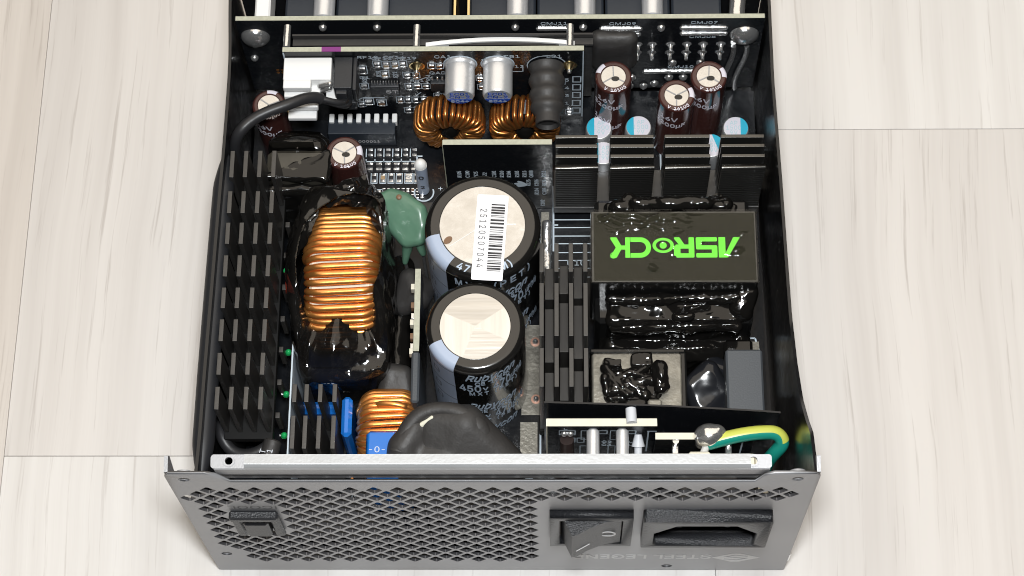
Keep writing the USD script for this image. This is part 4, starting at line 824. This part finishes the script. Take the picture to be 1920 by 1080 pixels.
put(ext(srect, .06), 1.04, .96)
rr = unary_union([sbox(0, 0, .27, 1), sbox(0, .79, .9, 1), sbox(.68, .42, 1, .92), sbox(0, .36, .92, .56), Polygon([(.45, .4), (.72, .4), (1.04, 0), (.72, 0)])]).buffer(-.05).buffer(.05, quad_segs=3)
put(ext(rr, .06), 2.08, .92)
put(ext(affinity.scale(Point(0, 0).buffer(.37, quad_segs=12).difference(Point(0, 0).buffer(.25, quad_segs=12)), 1.3, 1), .06), 3.48, 1.0, .40); put(ext(Point(0, 0).buffer(.16, quad_segs=10), .06), 3.48, 1.0, .40)
cs = Point(.55, .5).buffer(.5, quad_segs=12).union(sbox(.55, 0, 1.0, .22)).union(sbox(.55, .78, 1, 1)).difference(Point(.55, .5).buffer(.27, quad_segs=12)).difference(sbox(.56, .23, 1.1, .77))
put(ext(cs, .06), 3.98, .98)
kk = unary_union([sbox(0, 0, .27, 1), Polygon([(.27, .40), (.50, .40), (.76, 0), (1.10, 0), (1.10, .08), (.80, .5), (1.10, .92), (1.10, 1), (.76, 1), (.50, .60), (.27, .60)])])
put(ext(kk, .06), 4.98, .80)
lg = cat(*logo); v = lg.vertices.copy(); v[:, 0] = v[:, 0] / 5.82; v[:, :2] -= .5; v[:, 0] *= 33.0; v[:, 1] *= 5.7
part('lettering', on_top(trimesh.Trimesh(v, lg.faces, process=False), 45.6, 71.6, 49.78, math.pi), 'green_ink', tb, label='bright green brand lettering', smooth=0)
part('lettering', on_top(cat(ext(Point(0, 0).buffer(.85, quad_segs=10).difference(Point(0, 0).buffer(.68, quad_segs=10)), .05), text('R', .9, True)), 29.6, 69.4, 49.8, math.pi), 'green_ink', tb, smooth=0)
bk = [hull([(31, 85.5, 43, 2.6), (59, 86, 44, 2.8)]), hull([(36, 85.8, 45.5, 2.2), (54, 85.5, 46.5, 2.0)]), mbox(27, 63.5, 82, 89.5, 14, 41, c=1.5), hull([(30, 84, 42, 2.2), (34, 88, 44, 1.6)])]
part('varnish', lump(bk, .5, 1.5, .16, 21, it=8), 'goo', tb, label='lumpy black varnish along the rear of the transformer')
fk = [mbox(28, 62.5, 54, 62, 20, 41.5, c=1.0), hull([(29, 60.4, 42.2, 1.5), (61, 60.6, 42.4, 1.5)]), hull([(30, 54.2, 38.6, 1.6), (61, 54.4, 38.8, 1.8)]), hull([(46, 55.4, 42, 1.5), (49, 55.6, 42, 1.3)]), hull([(62, 58, 40, 3), (64, 62, 42, 2.6)]), mbox(26, 66, 49, 60, 12, 30, c=2.5)]
part('varnish', lump(fk, .5, 1.5, .17, 23, it=10), 'goo', tb, label='glossy black varnish over the front winding')
# --- small ferrite transformer
o = part('small_transformer', bx(24.0, 47.4, 31.5, 48.9, 10.1, 34, .7), 'ferrite', label='small grey ferrite transformer with a black varnished bobbin', smooth=0)
part('frame', bx(46.6, 48.6, 31.2, 49.6, 10.2, 33.2, .5), 'tape', o)
part('frame', bx(23.6, 48.4, 48.8, 50.2, 10.2, 33.6, .4), 'tape', o)
gq = np.random.default_rng(3)
gk = [hull([(gq.uniform(28, 41), gq.uniform(35.5, 44), 35.6, 1.3), (gq.uniform(28, 41), gq.uniform(35.5, 44), 36.4, 1.0)]) for _ in range(9)] + [mbox(27.0, 42.0, 34.6, 44.6, 30, 35.2, c=1.2), hull([(27.5, 40.8, 36, 1.4), (27.6, 37, 36, 1.2)]), hull([(41.2, 43.5, 37, 2.0), (41.8, 38.5, 36.4, 1.8)]), mbox(27.2, 32.0, 44.0, 46.6, 31, 36.4, c=.4), mbox(34, 39.8, 44.4, 48.6, 31, 35.6, c=.5), mbox(28, 31.0, 31.6, 35.0, 31, 36.4, c=.5), mbox(32.6, 38, 31.0, 35.4, 30, 35.6, c=.4), mbox(38.4, 41.6, 31.4, 35.4, 31, 37.0, c=.5)]
part('varnish', lump(gk, .45, 1.3, .26, 31, it=6), 'goo', o)
part('bobbin_lug', bx(38.2, 41.8, 31.6, 34.6, 36.6, 38.0, .4), 'ferrite', o)
# --- black disc and grey box at the right
part('varistor', lump([hull([(50.2, 41, 30, 3.0), (54.6, 44.6, 31, 3.0), (57.5, 39.6, 29, 3.2), (52.5, 35.5, 28, 3), (58.2, 35.2, 26, 3)]), hull([(56, 48, 26, 3), (60, 46, 27, 3)])], .7, .9, .10, 13, it=70), 'blackg', label='glossy black dipped disc beside the grey box')
part('box_capacitor', bx(58.4, 67.8, 31.0, 48.2, 10.2, 38, .5), 'greybox', label='slate grey box capacitor near the right wall', smooth=30)
part('black_block', bx(58.6, 66, 49.0, 53, 10.2, 33, .8), 'goo', label='black varnished block behind the grey box')
# --- insulating sheet, mains filter cards
ys = np.array([(11.8, 29.4), (25, 29.0), (42, 28.4), (56, 27.6), (66, 27.0), (70.4, 26.6)])
xx = np.linspace(11.8, 70.4, 40); yy2 = np.interp(xx, ys[:, 0], ys[:, 1])
m = ext(Polygon(list(zip(xx, yy2)) + list(zip(xx[::-1], yy2[::-1] + .45))), 38); m.apply_translation((0, 0, 12))
part('insulating_sheet', m, 'blackg', label='black insulating sheet standing across the right front')
o = part('inlet_card', bx(12.6, 39.8, 24.0, 25.9, 14, 47.9), 'mask', label='black card with a cream top edge and two silver cylinders')
part('board_edge', [bx(12.5, 39.9, 23.95, 25.95, 47.9, 48.05), bx(12.3, 12.6, 23.95, 25.9, 14, 48)], 'cream', o)
for x in (24.0, 31.3): part('fuse_cap', cyl((x, 24.0, 45.2), (x, 14.5, 45.4), 1.6, 24, bev=.5), 'alu_cap', o, label='silver cylinder')
SK = [on_front(ext(frame2(w, h, .25), .05), x, 23.98, z) for x, z, w, h in ((22.0, 41.0, 2.0, 7.0), (26.4, 43.2, 2.6, 2.6), (29.3, 41, 2.0, 7), (33.6, 43.2, 2.6, 2.6), (21.8, 29, 2.0, 7), (29.0, 29, 2, 7), (17.6, 42.8, 4.2, 3.4), (21.0, 37, 2, 3.6), (18.7, 37, 2, 3.6))]
SK += [on_front(text(s, 1.5), x, 23.98, z) for s, x, z in (('L', 17.2, 45.8), ('C2', 27.6, 35.6), ('C3', 27.6, 33.2), ('L4', 34.4, 35.6), ('L8', 34.4, 33.2))] + [on_front(ext(sbox(-.2, -8, .2, 8), .05), 37.9, 23.98, 36), on_front(ext(sbox(-1.2, -.2, 1.2, .2), .05), 38.8, 23.98, 44.0)]
part('board_print', SK, 'silk', o, kind='stuff', smooth=0)
part('solder_joint', [dome((16.8, 24, 42.4), (0, -1, 0), .9, 1.0, 12), dome((18.4, 24, 42.4), (0, -1, 0), .9, 1.0, 12)], 'tin', o)
part('sleeved_lead', tube(spline([(17.5, 22.8, 41), (17.6, 21.6, 37), (17.2, 20.2, 31), (15.5, 19, 24)], 20), 1.75, 16), 'brownish', o)
o2 = part('nylon_standoff', cyl((33.6, 24.6, 48.5), (33.4, 28.4, 48.3), 1.35, 18), 'nylon', label='translucent white nylon standoff'); part('standoff_tip', lathe([(0, 0), (.9, .2), (1.7, 3.2), (1.0, 3.4), (1.0, 5.4), (0, 5.4)], (35.4, 24.0, 42.0), (0, -0.9, -.4), 20), 'nylon', o2)
o = part('inlet_card', bx(39.6, 64.0, 21.2, 22.8, 14, 45.9), 'mask', label='second black card with a cream top edge beside the earth wire')
part('board_edge', bx(39.5, 64.1, 21.15, 22.85, 45.9, 46.05), 'cream', o)
part('board_print', [on_front(ext(sbox(-.2, -6, .2, 6), .05), 61.3, 21.18, 38)], 'silk', o)
for x in (44.6, 57.9): part('contact_tail', [bx(x - .8, x + .8, 17.6, 21.2, 39, 42.4, .2), cyl((x, 20.9, 42.4), (x, 20.9, 45.6), .8, 12)], 'tin', o)
part('socket_body', [bx(40.3, 64.0, 12.6, 17.6, 24, 46, .4), bx(47.4, 53.0, 12.8, 17.3, 46, 48.6, .6), bx(64, 67.0, 7, 17, 24, 46.4, .4)], 'cream', label='cream plastic body of the mains socket', smooth=0)
sb = part('solder_blob', lump([hull([(52.0, 21.6, 47.5, 3.0), (55, 22, 48, 2.2)]), hull([(51, 20.6, 44, 1.6), (52.5, 21.0, 47, 2.4)])], .6, .7, .3, 17), 'tin', label='large shiny solder blob where the earth wire ends')
part('wire_core', cyl((51.4, 18.0, 45.2), (52.4, 19.6, 48.0), .9, 10), 'white', sb)
path = spline([(52.4, 19.8, 46.8), (56, 20.6, 47.6), (61, 21.6, 48.2), (66.5, 22.2, 48.2), (69.8, 21.8, 47.6), (70.9, 20.4, 46.2), (70.0, 19.2, 44), (68.4, 18.2, 40), (67.6, 17.4, 32), (67.4, 17, 20)], 80)
ew = part('earth_wire', tube(path, 1.75, 20), 'wire_green', label='green and yellow earth wire looping to the right')
part('yellow_stripe', tube(path[:34], 1.80, 12, ang=(math.radians(-100), math.radians(20))), 'wire_yellow', ew, smooth=True)
